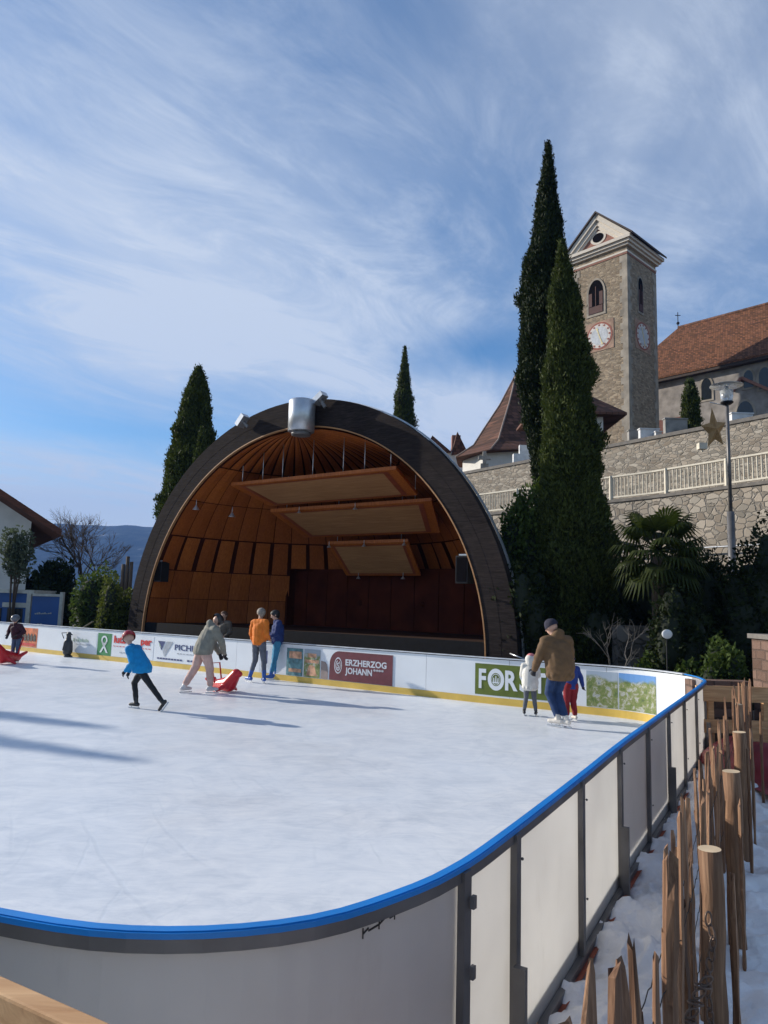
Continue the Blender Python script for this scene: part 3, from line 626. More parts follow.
# local arch-angle wood: build as own frame
fo = mb.build('arch_face', facewood, shell)
mb = MB(); ring(mb, RI-0.005, RI+0.028, -0.14, -0.05); mb.build('inner_trim', plypale, shell)
mb = MB(); ring(mb, RO-0.025, RO+0.012, 0.125, 0.20, mi=0); mb.build('edge_flashing', galv_l, shell)
# dome outside
mb = MB(); vs = []; fs = []; nu, nv = 40, 18
for j in range(nv+1):
    t = math.pi/2*j/nv
    for i in range(nu+1):
        a = math.pi*i/nu; vs.append(W_(6.64*math.cos(a)*math.cos(t), 0.13+7.2*math.sin(a)*math.cos(t), CZ+6.64*math.sin(t)))
base_i = [W_(6.64*math.cos(math.pi*i/nu), 0.13+7.2*math.sin(math.pi*i/nu), 0) for i in range(nu+1)]
vs = base_i+vs
for j in range(nv+1):
    for i in range(nu): a = j*(nu+1)+i; fs.append((a, a+1, a+nu+2, a+nu+1))
mb.add(vs, fs, 0, True); mb.build('outer_roof', galv, shell)
# inner lining: meridian boards converging on the crown of the arch
def sph(a, z, r_=6.425):
    c_ = math.sqrt(max(0, r_*r_-max(0, z-CZ)**2)); return W_(c_*math.cos(a), -0.045+c_*math.sin(a), z)
NA = 26; ANI = math.radians(130)
mb = MB()
for i in range(NA):
    a0 = math.pi*i/NA; a1 = math.pi*(i+1)/NA; zs = [1.2, 2.0, 3.2]+[CZ+6.4*math.sin(t*math.pi/2) for t in np.linspace(0.25, 1, 14)]
    for z0, z1 in zip(zs[:-1], zs[1:]):
        if a1 <= ANI+0.03 and z1 <= 3.25: continue
        mb.add([sph(a1, z0), sph(a0, z0), sph(a0, z1), sph(a1, z1)], [(0, 1, 2, 3)])
mb.build('inner_lining', liningdark, shell)
mb = MB()
def patch(mb, a0, a1, z0, z1, r_, mi, n=5):
    zs = np.linspace(z0, z1, n+1)
    for u, v in zip(zs[:-1], zs[1:]):
        mb.add([sph(a1, u, r_), sph((a0+a1)/2, u, r_-0.02), sph((a0+a1)/2, v, r_-0.02), sph(a1, v, r_)], [(0, 1, 2, 3)], mi)
        mb.add([sph((a0+a1)/2, u, r_-0.02), sph(a0, u, r_), sph(a0, v, r_), sph((a0+a1)/2, v, r_-0.02)], [(0, 1, 2, 3)], mi)
for i in range(NA):
    a0 = math.pi*i/NA; a1 = math.pi*(i+1)/NA; w = a1-a0
    inn = a1 <= ANI+0.03
    if not inn:
        patch(mb, a0+0.012*w, a1-0.012*w, 1.22, 2.05, 6.36, i % 2); patch(mb, a0+0.012*w, a1-0.012*w, 2.07, 3.02, 6.36, (i+1) % 2)
    patch(mb, a0+0.16*w, a1-0.05*w, 3.30 if inn else 3.05, 4.15, 6.33-0.05*(i % 2), i % 2)
    patch(mb, a0+0.02*w, a1-0.02*w, 4.20, 5.3, 6.36, 1); patch(mb, a0+0.02*w, a1-0.02*w, 5.32, 6.3, 6.36, (i // 2) % 2)
for i in range(NA):                                   # tapering ceiling boards, gaps between them read as a fan
    a0 = math.pi*i/NA; a1 = math.pi*(i+1)/NA; w = a1-a0
    patch(mb, a0+0.10*w, a1-0.10*w, 6.33, 7.27, 6.365, i % 2, 10)
mb.build('plywood_cladding', [ply, ply2], shell)
# stage: floor, front skirt, niche with backdrop
mb = MB(); mb.add([W_(-6.4, 0.0, 1.2)]+[sph(math.pi*(1-k/24), 1.2, 6.42) for k in range(25)]+[W_(6.4, 0.0, 1.2)], [list(range(27))]); mb.build('stage_floor', plain('stage_floor_boards', (0.04, 0.02, 0.013), 0.8, spec=0.1), shell)
mb = MB(); mb.box((-6.42, -0.02, 0), (6.42, 0.1, 1.235), 0, SM); mb.build('stage_skirt', plain('stage_skirt_grey', (0.012, 0.012, 0.014), 0.8, spec=0.1), shell)
mb = MB()
xn = 6.4*math.cos(ANI)
mb.box((xn, 4.92, 1.2), (5.9, 5.0, 3.3), 0, SM); mb.box((xn-0.08, 4.5, 1.2), (xn, 5.0, 3.3), 1, SM); mb.add([W_(xn-0.06, 4.98, 3.24)]+[sph(ANI*(1-k/16), 3.24, 6.42) for k in range(17)]+[W_(6.0, 4.98, 3.24)], [list(range(19))])
for k in range(9): mb.box((xn+0.6+k*0.95, 4.895, 1.25), (xn+0.63+k*0.95, 4.92, 3.2), 1, SM)
for k in range(3): mb.ball(W_(-1.0+k*2.6, 4.9, 2.1), 0.10, 1, sc=(1, 0.4, 1))
mb.build('backdrop', [brownwood, liningdark], shell)
# low side curtain pieces on the right of the stage
mb = MB()
def hpanel(front, rear, name='acoustic_panel'):
    (fx0, fx1, fy, fz), (rx0, rx1, ry, rz_) = front, rear; th = 0.10
    t = thing(name, '', '', SC) if False else None
    mb = MB(); q = [W_(fx0, fy, fz), W_(fx1, fy, fz), W_(rx1, ry, rz_), W_(rx0, ry, rz_)]
    up = Vector((0, 0, th)); mb.add(q+[p+up for p in q], [(0, 3, 2, 1), (4, 5, 6, 7), (0, 1, 5, 4), (1, 2, 6, 5), (2, 3, 7, 6), (3, 0, 4, 7)], 0)
    c_ = sum(q, Vector())/4
    inn = [c_+(p-c_)*k for p, k in zip(q, (0.90, 0.90, 0.90, 0.90))]; inn2 = [c_+(p-c_)*0.84 for p in q]; dn = Vector((0, 0, -0.012))
    k0 = [p+dn for p in inn]; k1 = [p+dn for p in inn2]
    for i in range(4): mb.add([k0[i], k0[(i+1) % 4], k1[(i+1) % 4], k1[i]], [(0, 1, 2, 3)], 1)
    mb.add([p+dn*0.5 for p in inn2], [(0, 3, 2, 1)], 2)
    o = mb.build(name, [ply, trimred, plypale], shell); return q, o
q1, o1 = hpanel((-3.3, 3.25, 0.6, 5.82), (-2.84, 3.1, 2.0, 5.30))
q2, o2 = hpanel((-2.95, 3.5, 2.15, 5.12), (-2.49, 3.03, 3.5, 4.34))
q3, o3 = hpanel((-1.45, 1.85, 3.5, 4.08), (-1.35, 1.75, 4.5, 3.05))
for q, ks in ((q1, (0.06, 0.2, 0.33, 0.52, 0.70, 0.82, 0.96)), (q2, (0.1, 0.9)), (q3, (0.1, 0.9))):
    for k in ks:
        p = q[0].lerp(q[1], k)+bv*0.12; mb = MB(); top = 1.2 if q is q1 else 2.2
        mb.tube([p+Vector((0, 0, 0.08)), p+Vector((0, 0, top))], 0.014, 6); mb.build('hanger_rod', galv_l, shell)
def spot(p, parent, s_=1.0):
    mb = MB(); mb.lathe(p, [(0.03*s_, 0.10*s_), (0.05*s_, 0.06*s_), (0.13*s_, -0.06*s_), (0.14*s_, -0.07*s_)], 14); mb.tube([p+Vector((0, 0, 0.08*s_)), p+Vector((0, 0, 0.32*s_))], 0.012, 6); mb.build('pendant_lamp', galv_l, parent)
spot(W_(-4.37, 0.1, 5.07), shell, 0.85); spot(W_(-3.39, 0.8, 4.87), shell, 0.85)
for p in (q2[0].lerp(q2[1], 0.22), q2[0].lerp(q2[1], 0.58), q3[0].lerp(q3[1], 0.05), q3[0].lerp(q3[1], 0.5), q3[0].lerp(q3[1], 0.98), q3[3].lerp(q3[2], 0.2), q3[3].lerp(q3[2], 0.8)):
    spot(p+Vector((0, 0, -0.08))+bv*-0.12, shell, 0.55)
def speaker(x, y, z, label):
    t = thing('loudspeaker', label, 'loudspeaker', W_(x, y, z), -al)
    mb = MB(); mb.box((x-0.17, y-0.16, z-0.34), (x+0.17, y+0.16, z+0.34), 0, SM); mb.build('cabinet', darkmetal, t)
    mb = MB(); mb.box((x-0.14, y-0.172, z-0.30), (x+0.14, y-0.163, z+0.30), 0, SM); mb.build('grille', opening, t)
    mb = MB(); mb.box((x-0.10, y-0.12, z+0.345), (x+0.12, y+0.14, z+0.385), 0, SM); mb.build('bracket', galv_l, t)
speaker(-5.92, 0.12, 2.95, 'black loudspeaker hung on the left inside wall of the concert shell')
speaker(5.72, 0.10, 2.98, 'black loudspeaker hung on the right inside wall of the concert shell')
# drum on the crown and floodlights
t = thing('metal_drum', 'silver metal cylinder housing fixed on the crown of the shell arch', 'projector housing', W_(0.75, -0.5, 7.0), -al)
mb = MB(); mb.lathe(W_(0.66, -0.52, 0), [(0.35, 6.93), (0.385, 6.95), (0.385, 7.84), (0.36, 7.87)], 28); mb.build('drum', galv_l, t)
mb = MB(); mb.lathe(W_(0.66, -0.52, 0), [(0.20, 6.82), (0.28, 6.84), (0.28, 6.93)], 24); mb.build('lower_collar', galv, t)
mb = MB(); mb.box((0.22, -0.55, 7.15), (0.31, -0.13, 7.75), 0, SM); mb.build('bracket', galv, t)
def flood(x, z, ang, label):
    t = thing('floodlight', label, 'floodlight', W_(x, -0.3, z), -al)
    M = SM @ Matrix.Translation((x, -0.35, z)) @ Matrix.Rotation(R(ang), 4, 'Y')
    mb = MB(); mb.box((-0.2, -0.14, 0.06), (0.2, 0.14, 0.22), 0, M); mb.build('lamp_housing', galv_l, t)
    mb = MB(); mb.box((-0.04, -0.03, -0.22), (0.04, 0.03, 0.06), 0, M); mb.build('bracket', galv, t)
flood(-1.85, 7.55, -48, 'small floodlight tilted outward on the left shoulder of the shell arch')
flood(1.25, 7.80, -35, 'small box floodlight on the arch just right of the metal drum')

# ---------------------------------------------------------------- cypresses and shrubs
def cypress(name, label, base, top, rmax, prof, n, seed, tuft=0.30, group=None, lump=0.3, mat=None):
    """base, top: points; prof(t) radius fraction for t 0..1"""
    base = Vector(base); top = Vector(top); H = (top-base).length; ax = (top-base)
    t_ = thing(name, label, 'tree', base, 0, group)
    mb = MB(); mb.tube([base, base+ax*0.25, base+ax*0.6, base+ax*0.9], [rmax*0.16, rmax*0.12, rmax*0.06, 0.02], 8); mb.build('trunk', bark, t_)
    rs = np.random.default_rng(seed); K = 40
    lum = [(rs.random()*2*math.pi, rs.random(), 0.2+0.4*rs.random(), 0.012+0.025*rs.random(), (rs.random()*1.5-0.35)*lump) for _ in range(K*4)]
    def rad(a, t):
        r_ = np.interp(t, [p[0] for p in prof], [p[1] for p in prof])*rmax; k = 1.0+0.0*a
        for la, lt, wa, wt, am in lum:
            da = np.abs((a-la+math.pi) % (2*math.pi)-math.pi); k = k+am*np.exp(-(da/wa)**2-((t-lt)/wt)**2)
        return r_*k
    t0 = prof[0][0]
    # inner core
    core = MB(); nt_, na = 40, 16; vs = []; fs = []
    for j in range(nt_+1):
        tt = t0+(0.985-t0)*j/nt_
        for i in range(na):
            a = 2*math.pi*i/na; r_ = float(rad(np.array([a]), np.array([tt]))[0])*0.80
            p = base+ax*tt; vs.append((p.x+r_*math.cos(a), p.y+r_*math.sin(a), p.z))
    for j in range(nt_):
        for i in range(na): fs.append((j*na+i, j*na+(i+1) % na, (j+1)*na+(i+1) % na, (j+1)*na+i))
    # tufts weighted by radius
    cand = rs.random(n*3); w = np.interp(cand, [p[0] for p in prof], [p[1]+0.12 for p in prof]); keep = (rs.random(n*3) < w) & (cand > t0); tt = cand[keep][:n]
    n = len(tt); a = rs.random(n)*2*math.pi; rr = rad(a, tt)*(0.72+0.30*rs.random(n)**0.7)
    cen = np.array(base)[None]+np.array(ax)[None]*tt[:, None]; cen[:, 0] += rr*np.cos(a); cen[:, 1] += rr*np.sin(a)
    d = np.stack([np.cos(a)*0.55, np.sin(a)*0.55, np.full(n, 0.95)], 1)+rs.normal(size=(n, 3))*0.42
    cr_ = MB(); leafmesh(cr_, cen, d, tuft*(0.5+0.6*rs.random(n)), tuft*(0.2+0.22*rs.random(n)), 0)
    for k in range(2):
        leafmesh(cr_, cen+rs.normal(size=(n, 3))*tuft*0.25, d+rs.normal(size=(n, 3))*0.35, tuft*0.7, tuft*0.22, 0)
    cr_.add(vs, fs, 1, True)
    cr_.build('crown', [mat or cyp, cypcore], t_); return t_
CP = [(0.03, 0.45), (0.08, 0.8), (0.16, 1.0), (0.35, 0.97), (0.55, 0.80), (0.72, 0.55), (0.86, 0.30), (0.95, 0.12), (1.0, 0.02)]
def vbase(px, Y, z=0): p = at(px, 600, Y); return Vector((p.x, Y, z))
A_top = at(548, 143, 20.5); A_base = Vector((at(545, 600, 20.5).x, 20.5, 0.3))
cypress('italian_cypress', 'tallest dark column cypress, left of the pair before the church tower', A_base, A_top, 0.80, [(0.03, 0.3), (0.12, 0.42), (0.30, 0.40), (0.38, 0.52), (0.45, 0.80), (0.52, 0.98), (0.6, 1.0), (0.72, 0.80), (0.82, 0.52), (0.91, 0.28), (0.96, 0.13), (1, 0.02)], 30000, 11, 0.17, 'tall cypresses around the concert shell', 0.3, cypd)
B_top = at(562, 240, 18); B_base = Vector((at(577, 600, 18).x, 18, 0.2))
cypress('italian_cypress', 'broad dark green cypress overlapping the left side of the church tower', B_base, B_top, 0.86, [(0.0, 0.95), (0.10, 1.0), (0.25, 0.98), (0.42, 0.85), (0.57, 0.72), (0.72, 0.56), (0.84, 0.42), (0.92, 0.25), (0.97, 0.10), (1, 0.02)], 34000, 12, 0.16, 'tall cypresses around the concert shell')
M_top = at(405, 346, 41); M_base = vbase(400, 41, 5)
cypress('italian_cypress', 'slim cypress tip rising alone above the crown of the shell roof', M_base, M_top, 0.92, CP, 9000, 13, 0.2, 'tall cypresses around the concert shell')
L_top = at(199, 367, 30); L_base = vbase(180, 30)
cypress('italian_cypress', 'tall dark cypress behind the left shoulder of the concert shell', L_base, L_top, 1.12, [(0.03, 0.5), (0.15, 0.9), (0.35, 1.0), (0.6, 0.92), (0.75, 0.66), (0.88, 0.46), (0.96, 0.26), (1, 0.04)], 22000, 14, 0.22, 'tall cypresses around the concert shell', 0.2)
L2_top = at(202, 428, 28.5); cypress('italian_cypress', 'shorter cypress tip tucked against the right side of the left cypress', vbase(196, 28.5), L2_top, 0.7, CP, 8000, 15, 0.2, 'tall cypresses around the concert shell')
# two more stand left of the picture and throw their shadows over the ice
for (tx, ty), ln, s_ in (((-4.4, 11.6), 24.5, 16), ((-3.3, 9.45), 26.5, 17), ((-7.4, 8.0), 25.0, 18)):
    bx = Vector((tx, ty, 0))+sdir*ln
    cypress('italian_cypress', ['cypress left of the rink whose shadow tip lies nearest the skating child', 'cypress left of the rink throwing the middle shadow on the ice', 'cypress left of the rink throwing the nearest shadow on the ice'][s_-16], bx, bx+Vector((0, 0, ln*math.tan(SUN_EL))), 0.75, CP, 3000, s_, 0.4, 'cypresses left of the rink')

def shrub(name, label, c, rad_, n, mat, seed, leaf=0.12, blobs=9, cat='shrub', group=None, sticks=5, core=0.62):
    """c: base point; rad_: (rx, ry, h)"""
    rs = np.random.default_rng(seed); rx, ry, h = rad_; c = Vector(c); t_ = thing(name, label, cat, c, 0, group)
    mb = MB(); cr_ = MB(); cs = []
    for k in range(blobs):
        a = rs.random()*2*math.pi; q = rs.random()**0.5*0.55; zc = h*(0.25+0.5*rs.random()); br = (0.36+0.2*rs.random())
        cs.append((c.x+rx*q*math.cos(a), c.y+ry*q*math.sin(a), c.z+zc, rx*br, ry*br, h*br*0.62))
    cs.append((c.x, c.y, c.z+h*0.45, rx*0.7, ry*0.7, h*0.42))
    for k in range(sticks):
        q = cs[k % len(cs)]; mb.tube([Vector((c.x+(0.05*k-0.1), c.y, min(0, c.z)-0.1)), Vector((c.x*0.5+q[0]*0.5, c.y*0.5+q[1]*0.5, c.z+h*0.25)), Vector(q[:3])], [0.04, 0.03, 0.012], 5)
    mb.build('stem', bark, t_)
    per = n//len(cs)
    for q in cs:
        v = rs.normal(size=(per, 3)); v /= np.linalg.norm(v, axis=1, keepdims=True); lump_ = 1+0.16*np.sin(v[:, 0]*7+q[0])*np.sin(v[:, 2]*6+q[1]); f = (0.6+0.46*rs.random(per)**0.6)*lump_
        cen = np.array(q[:3])[None]+v*f[:, None]*np.array(q[3:])[None]; cen[:, 2] = np.maximum(cen[:, 2], c.z+0.02)
        leafmesh(cr_, cen, v*0.6+rs.normal(size=(per, 3))*0.7+np.array([0, 0, 0.4]), leaf, leaf*0.5, 0)
        cr_.ball(q[:3], core, 1, 10, (q[3], q[4], q[5]))
    cr_.build('foliage', [mat, cypcore], t_); return t_
def gp(px, Y, z=0): p = at(px, 612, Y); return Vector((p.x, Y, z))
# garden right of the shell
G1 = 'shrubs of the shaded garden behind the rink'
shrub('evergreen_shrub', 'tall bushy evergreen with lit leaves just right of the shell arch', gp(523, 18.6), (1.05, 1.0, 5.3), 9000, shrubl, 21, 0.15, 12, group=G1)
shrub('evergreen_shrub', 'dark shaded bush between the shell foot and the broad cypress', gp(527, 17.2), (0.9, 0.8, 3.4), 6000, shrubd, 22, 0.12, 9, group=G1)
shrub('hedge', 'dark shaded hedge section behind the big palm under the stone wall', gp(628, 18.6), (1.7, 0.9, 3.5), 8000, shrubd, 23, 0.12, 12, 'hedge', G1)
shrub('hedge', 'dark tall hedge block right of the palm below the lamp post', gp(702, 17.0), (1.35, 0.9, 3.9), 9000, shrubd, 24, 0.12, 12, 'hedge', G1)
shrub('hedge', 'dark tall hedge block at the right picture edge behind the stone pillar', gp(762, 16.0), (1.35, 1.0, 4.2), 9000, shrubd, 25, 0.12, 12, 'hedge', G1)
shrub('low_shrub', 'low green shrub beside the stone pillar foot behind the plank fence', gp(722, 13.9), (0.55, 0.5, 1.75), 3000, shrubl, 26, 0.10, 8, group=G1)
shrub('low_shrub', 'low broad-leaved green bush just right of the round garden lamp', gp(686, 14.4), (0.5, 0.4, 1.25), 2500, shrubl, 27, 0.13, 7, group=G1)
shrub('low_shrub', 'low leafy green bush behind the printed landscape boards', gp(650, 15.2), (0.6, 0.4, 1.25), 2500, shrubl, 28, 0.12, 7, group=G1)
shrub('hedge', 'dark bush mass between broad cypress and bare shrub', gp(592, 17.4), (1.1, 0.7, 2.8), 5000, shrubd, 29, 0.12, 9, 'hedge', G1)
# left side
G2 = 'bushes left of the shell'
shrub('leafy_bush', 'yellow green bushy shrub between the blue kiosk and shell arch', gp(98, 27.5), (1.25, 1.0, 3.1), 9000, shrubl, 31, 0.14, 12, group=G2)
shrub('leafy_bush', 'pale green leafy bush touching the left foot of the shell arch', gp(118, 25.9), (0.75, 0.7, 2.75), 6000, shruby, 32, 0.13, 9, group=G2)
shrub('dark_shrub', 'spiky dark shrub above the blue kiosk', gp(54, 33), (1.3, 1.0, 3.7), 4000, shrubd, 33, 0.3, 9, group=G2)
shrub('garden_olive', 'loose olive tree in front of the white gabled house', gp(12, 30.3, 2.5), (0.75, 0.7, 2.35), 2200, olive, 34, 0.16, 12, 'tree', G2, core=0.25)
shrub('dark_shrub', 'dark evergreen mass low behind the blue kiosk', gp(20, 38), (3.5, 1.0, 3.0), 5000, shrubd, 35, 0.3, 9, group=G2)

# palm
def palm(base, h):
    t = thing('fan_palm', 'green fan palm with drooping lower leaves before the stone wall', 'palm', base); base = Vector(base); rs = random.Random(5)
    top = base+Vector((0.05, 0, h)); mb = MB(); mb.tube([base+(top-base)*k/8+Vector((0.02*math.sin(k*3), 0, 0)) for k in range(9)], [0.13+0.015*(k % 2) for k in range(9)], 12); mb.build('trunk', bark, t)
    for k in range(36):
        a = k*2.39996; el = R(64-112*k/35); L_ = 0.66; st = top+Vector((0, 0, 0.15))
        d = Vector((math.cos(a)*math.cos(el), math.sin(a)*math.cos(el), math.sin(el))); hub = st+d*L_+Vector((0, 0, -0.10 if k > 12 else 0))
        mb = MB(); mb.tube([st, st+d*L_*0.5+Vector((0, 0, 0.04)), hub], [0.018, 0.014, 0.01], 5)
        side = d.cross(Vector((0, 0, 1))).normalized(); up = side.cross(d); nseg = 22; r_ = 0.54+0.08*rs.random()
        for j in range(nseg):
            an = R(-125+250*j/(nseg-1)); dd = (d*math.cos(an)+side*math.sin(an)).normalized(); w = 0.034; ll = r_*(0.75+0.25*math.cos(an)); droop = Vector((0, 0, -0.24*(1 if k > 8 else 0.5)))
            wv = d*-math.sin(an)+side*math.cos(an); mid = hub+dd*ll*0.6+up*0.03; tip = hub+dd*ll+droop
            mb.add([hub, mid+wv*w, tip, mid-wv*w], [(0, 1, 2, 3)], 0)
        mb.build('palm_leaf', palml, t)
palm(gp(657, 15.9), 3.3)
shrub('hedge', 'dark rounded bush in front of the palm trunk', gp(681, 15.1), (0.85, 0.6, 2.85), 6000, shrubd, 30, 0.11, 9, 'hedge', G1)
# bare trees
def bare(name, label, base, h, seed, mat, spread=0.55, lev=5, r0_=0.12, first=0.3, cat='tree', nb=3):
    rs = random.Random(seed); t = thing(name, label, cat, base); tr = MB(); br = MB(); base = Vector(base)
    def grow(p, d, l, r_, k, mb):
        pts = [p]; q = p; dd = d.copy(); rr = [r_]
        for i in range(3):
            dd = (dd+Vector((rs.gauss(0, 0.16), rs.gauss(0, 0.16), rs.gauss(0.05, 0.1)))).normalized(); q = q+dd*l/3; pts.append(q); rr.append(r_*(1-0.15*(i+1)))
        mb.tube(pts, rr, 5 if k < lev-1 else 6, cap=False)
        if k == 0: return
        for i in range(nb if k > 1 else nb+1):
            nd = (dd+Vector((rs.gauss(0, spread), rs.gauss(0, spread), rs.gauss(0.05, spread*0.6)))).normalized(); grow(pts[rs.choice((2, 3, 3))], nd, l*rs.uniform(0.6, 0.85), r_*0.55, k-1, br)
    grow(base, Vector((0.03, 0, 1)), h*first, r0_, lev, tr); tr.build('trunk', mat, t); br.build('crown', mat, t); return t
bare('bare_tree', 'leafless tree against the blue hills left of the shell', vbase(104, 38), 5.3, 5, bark, 0.50, 5, 0.13, 0.40, 'tree', 4)
bare('bare_shrub', 'pale leafless branching shrub in the shaded garden behind the boards', gp(615, 15.0, 0), 2.2, 8, barkgrey, 0.5, 4, 0.04, 0.36, 'shrub')

# ---------------------------------------------------------------- terraces, walls, balustrade
def wallstrip(mb, pts, z0, z1, th, mi=0):
    P = [Vector((x, y, 0)) for x, y in pts]; n = len(P); vs = []; fs = []
    for i, p in enumerate(P):
        d = (P[min(i+1, n-1)]-P[max(i-1, 0)]).normalized(); nn = Vector((-d.y, d.x, 0))
        if nn.y < 0: nn = -nn
        for t, z in ((0, z0), (th, z0), (th, z1), (0, z1)): vs.append(p+nn*t+Vector((0, 0, z)))
    for i in range(n-1):
        for j in range(4): fs.append((i*4+j, i*4+(j+1) % 4, (i+1)*4+(j+1) % 4, (i+1)*4+j))
    fs.append((3, 2, 1, 0)); fs.append([(n-1)*4+j for j in range(4)]); mb.add(vs, fs, mi)
LW = [(-4, 43), (0, 37.4), (4.26, 32), (7.0, 28.75), (9.68, 25.5), (11.8, 22.2), (14.5, 17.8), (18, 12)]
UW = [(-8, 54), (-3, 46.5), (4.22, 37), (9.5, 30), (13.4, 24.6), (16, 21), (21, 14)]
ZL = 6.25; ZU = 9.12
t = thing('retaining_wall', 'lower rubble stone retaining wall under the cream balustrade', 'stone wall', (9.68, 25.5, 0))
mb = MB(); wallstrip(mb, LW, -0.5, ZL-0.08, 0.5); mb.build('masonry', rubble, t)
mb = MB(); wallstrip(mb, [(x-0.03, y-0.05) for x, y in LW], ZL-0.08, ZL+0.03, 0.6); mb.build('coping', cop, t)
t = thing('retaining_wall', 'upper layered stone wall below the churchyard gravestones', 'stone wall', (9.5, 30, ZL))
mb = MB(); wallstrip(mb, UW, ZL-0.3, ZU-0.08, 0.5); mb.build('masonry', rubble2, t)
mb = MB(); wallstrip(mb, [(x-0.03, y-0.05) for x, y in UW], ZU-0.08, ZU+0.06, 0.6); mb.build('coping', cop, t)
g = MB(); k = len(LW); up_ = UW
g.add([(x+0.2, y+0.25, ZL) for x, y in LW]+[(x+0.1, y+0.1, ZL) for x, y in UW[::-1]], [list(range(len(LW)+len(UW)))]); tag(g.build('terrace_path', gravel), kind='structure')
g = MB(); far = [(60, 30), (90, 120), (12, 130), (1, 80)]
g.add([(x+0.2, y+0.25, ZU-0.12) for x, y in UW]+[(x, y, ZU+3.0) for x, y in far], [list(range(len(UW)+4))]); tag(g.build('churchyard_ground', gravel), kind='structure')
# balustrade
bal = thing('balustrade', 'cream painted iron balustrade along the terrace above the rubble wall', 'railing', (9.68, 25.5, ZL))
lw = [Vector((x, y, 0)) for x, y in LW]; lac = [0]
for i in range(1, len(lw)): lac.append(lac[-1]+(lw[i]-lw[i-1]).length)
def lwp(s_):
    i = min(int(np.searchsorted(lac, s_, side='right'))-1, len(lw)-2); f = (s_-lac[i])/(lac[i+1]-lac[i]); d = (lw[i+1]-lw[i]).normalized(); return lw[i].lerp(lw[i+1], f)+Vector((0.15, 0.18, 0)), d
mb = MB(); S0, S1 = 9.0, lac[-1]-3
ss = [S0]+[a for a in lac if S0 < a < S1]+[S1]
for z, w in ((ZL+0.16, 0.06), (ZL+0.96, 0.09)):
    for a, b in zip(ss[:-1], ss[1:]): mb.bar(lwp(a)[0]+Vector((0, 0, z)), lwp(b)[0]+Vector((0, 0, z)), w, 0.06)
mb.build('rail', cream, bal)
s_ = S0
while s_ < S1:
    p, d = lwp(s_); mb = MB(); mb.bar(p+Vector((0, 0, ZL+0.03)), p+Vector((0, 0, ZL+1.0)), 0.12, 0.12); mb.build('post', cream, bal)
    mb = MB(); k = s_+0.14
    while k < min(s_+2.16, S1): q, d2 = lwp(k); mb.bar(q+Vector((0, 0, ZL+0.17)), q+Vector((0, 0, ZL+0.94)), 0.035, 0.035); k += 0.15
    mb.build('baluster_panel', cream, bal); s_ += 2.3
# pipe rail on the lower wall
mb = MB(); pts = [lwp(a)[0]+Vector((-0.35, -0.45, 4.25)) for a in np.linspace(lac[3], S1, 14)]; mb.tube(pts, 0.03, 6); 
for q in pts[::2]: mb.tube([q, q+Vector((0.3, 0.35, 0))], 0.02, 5)
tag(mb.build('pipe_rail', galv_l), 'thin grey pipe handrail fixed along the lower rubble wall', 'handrail')

# lamp post and star
lp_top = at(727, 404, 19.5); lpx = lp_top.x; lpb = Vector((lpx, 19.5, 0))
t = thing('street_lamp', 'tall grey lamp post with glass head and disc shade by the terrace', 'street lamp', lpb)
mb = MB(); mb.tube([lpb, lpb+Vector((0, 0, 4.9))], [0.11, 0.10], 14); mb.tube([lpb+Vector((0, 0, 4.9)), lpb+Vector((0, 0, lp_top.z))], [0.055, 0.045], 12); mb.build('pole', galv, t)
zt = lp_top.z
mb = MB(); mb.lathe(Vector((lpx, 19.5, zt)), [(0.10, -0.02), (0.17, 0.03), (0.17, 0.06)], 20); mb.build('lamp_base', darkmetal, t)
gm = MT('lamp_glass'); gm.col((0.75, 0.78, 0.8)); gm.set(0.15); gm.b.inputs['Transmission Weight'].default_value = 0.55
mb = MB(); mb.lathe(Vector((lpx, 19.5, zt)), [(0.15, 0.061), (0.18, 0.38)], 20); mb.build('lamp_glass', gm.m, t)
mb = MB(); mb.lathe(Vector((lpx, 19.5, zt)), [(0.05, 0.381), (0.05, 0.52)], 12); mb.build('lamp_cap', galv_l, t)
mb = MB(); mb.lathe(Vector((lpx, 19.5, zt)), [(0.44, 0.522), (0.44, 0.532), (0.06, 0.57)], 28); mb.build('lamp_shade', gm.m, t)
mb = MB(); mb.tube([Vector((lpx-0.02, 19.5, zt-0.05)), Vector((lpx-0.5, 19.46, zt+0.02))], 0.014, 6); mb.build('bracket', galv_l, t)
sc_ = at(714, 430, 19.4)
mb = MB(); pts = []
strawm = woodmat('straw_star_wood', (0.26, 0.14, 0.05), (0.48, 0.30, 0.14), 'z', 0.8, 1.0)
for k in range(10):
    a = math.pi/2+math.pi*k/5+R(6); r_ = (0.66 if k == 0 else 0.56) if k % 2 == 0 else 0.27; pts.append((r_*math.cos(a)*0.66, r_*math.sin(a)))
P3 = [Vector((sc_.x+x, sc_.y, sc_.z+y)) for x, y in pts]; c1_, c2_ = sc_+Vector((0, -0.18, 0)), sc_+Vector((0, 0.18, 0))
for i in range(10): mb.add([P3[i], P3[(i+1) % 10], c1_], [(0, 1, 2)]); mb.add([P3[(i+1) % 10], P3[i], c2_], [(0, 1, 2)])
mb.build('star', strawm, None, sc_); tag(bpy.data.objects['star'], 'brown wooden christmas star hanging from the lamp post arm', 'star decoration'); bpy.data.objects['star'].name = 'star_decoration'
mb = MB(); q = at(702, 447, 22.3); mb.box((q.x-0.13, q.y-0.1, q.z-0.08), (q.x+0.13, q.y+0.1, q.z+0.12)); mb.box((q.x-0.03, q.y-0.03, ZL+0.98), (q.x+0.03, q.y+0.03, q.z-0.079))
tag(mb.build('sensor_box', cream, None, q), 'small pale box on a stub above the balustrade left of the star', 'box')
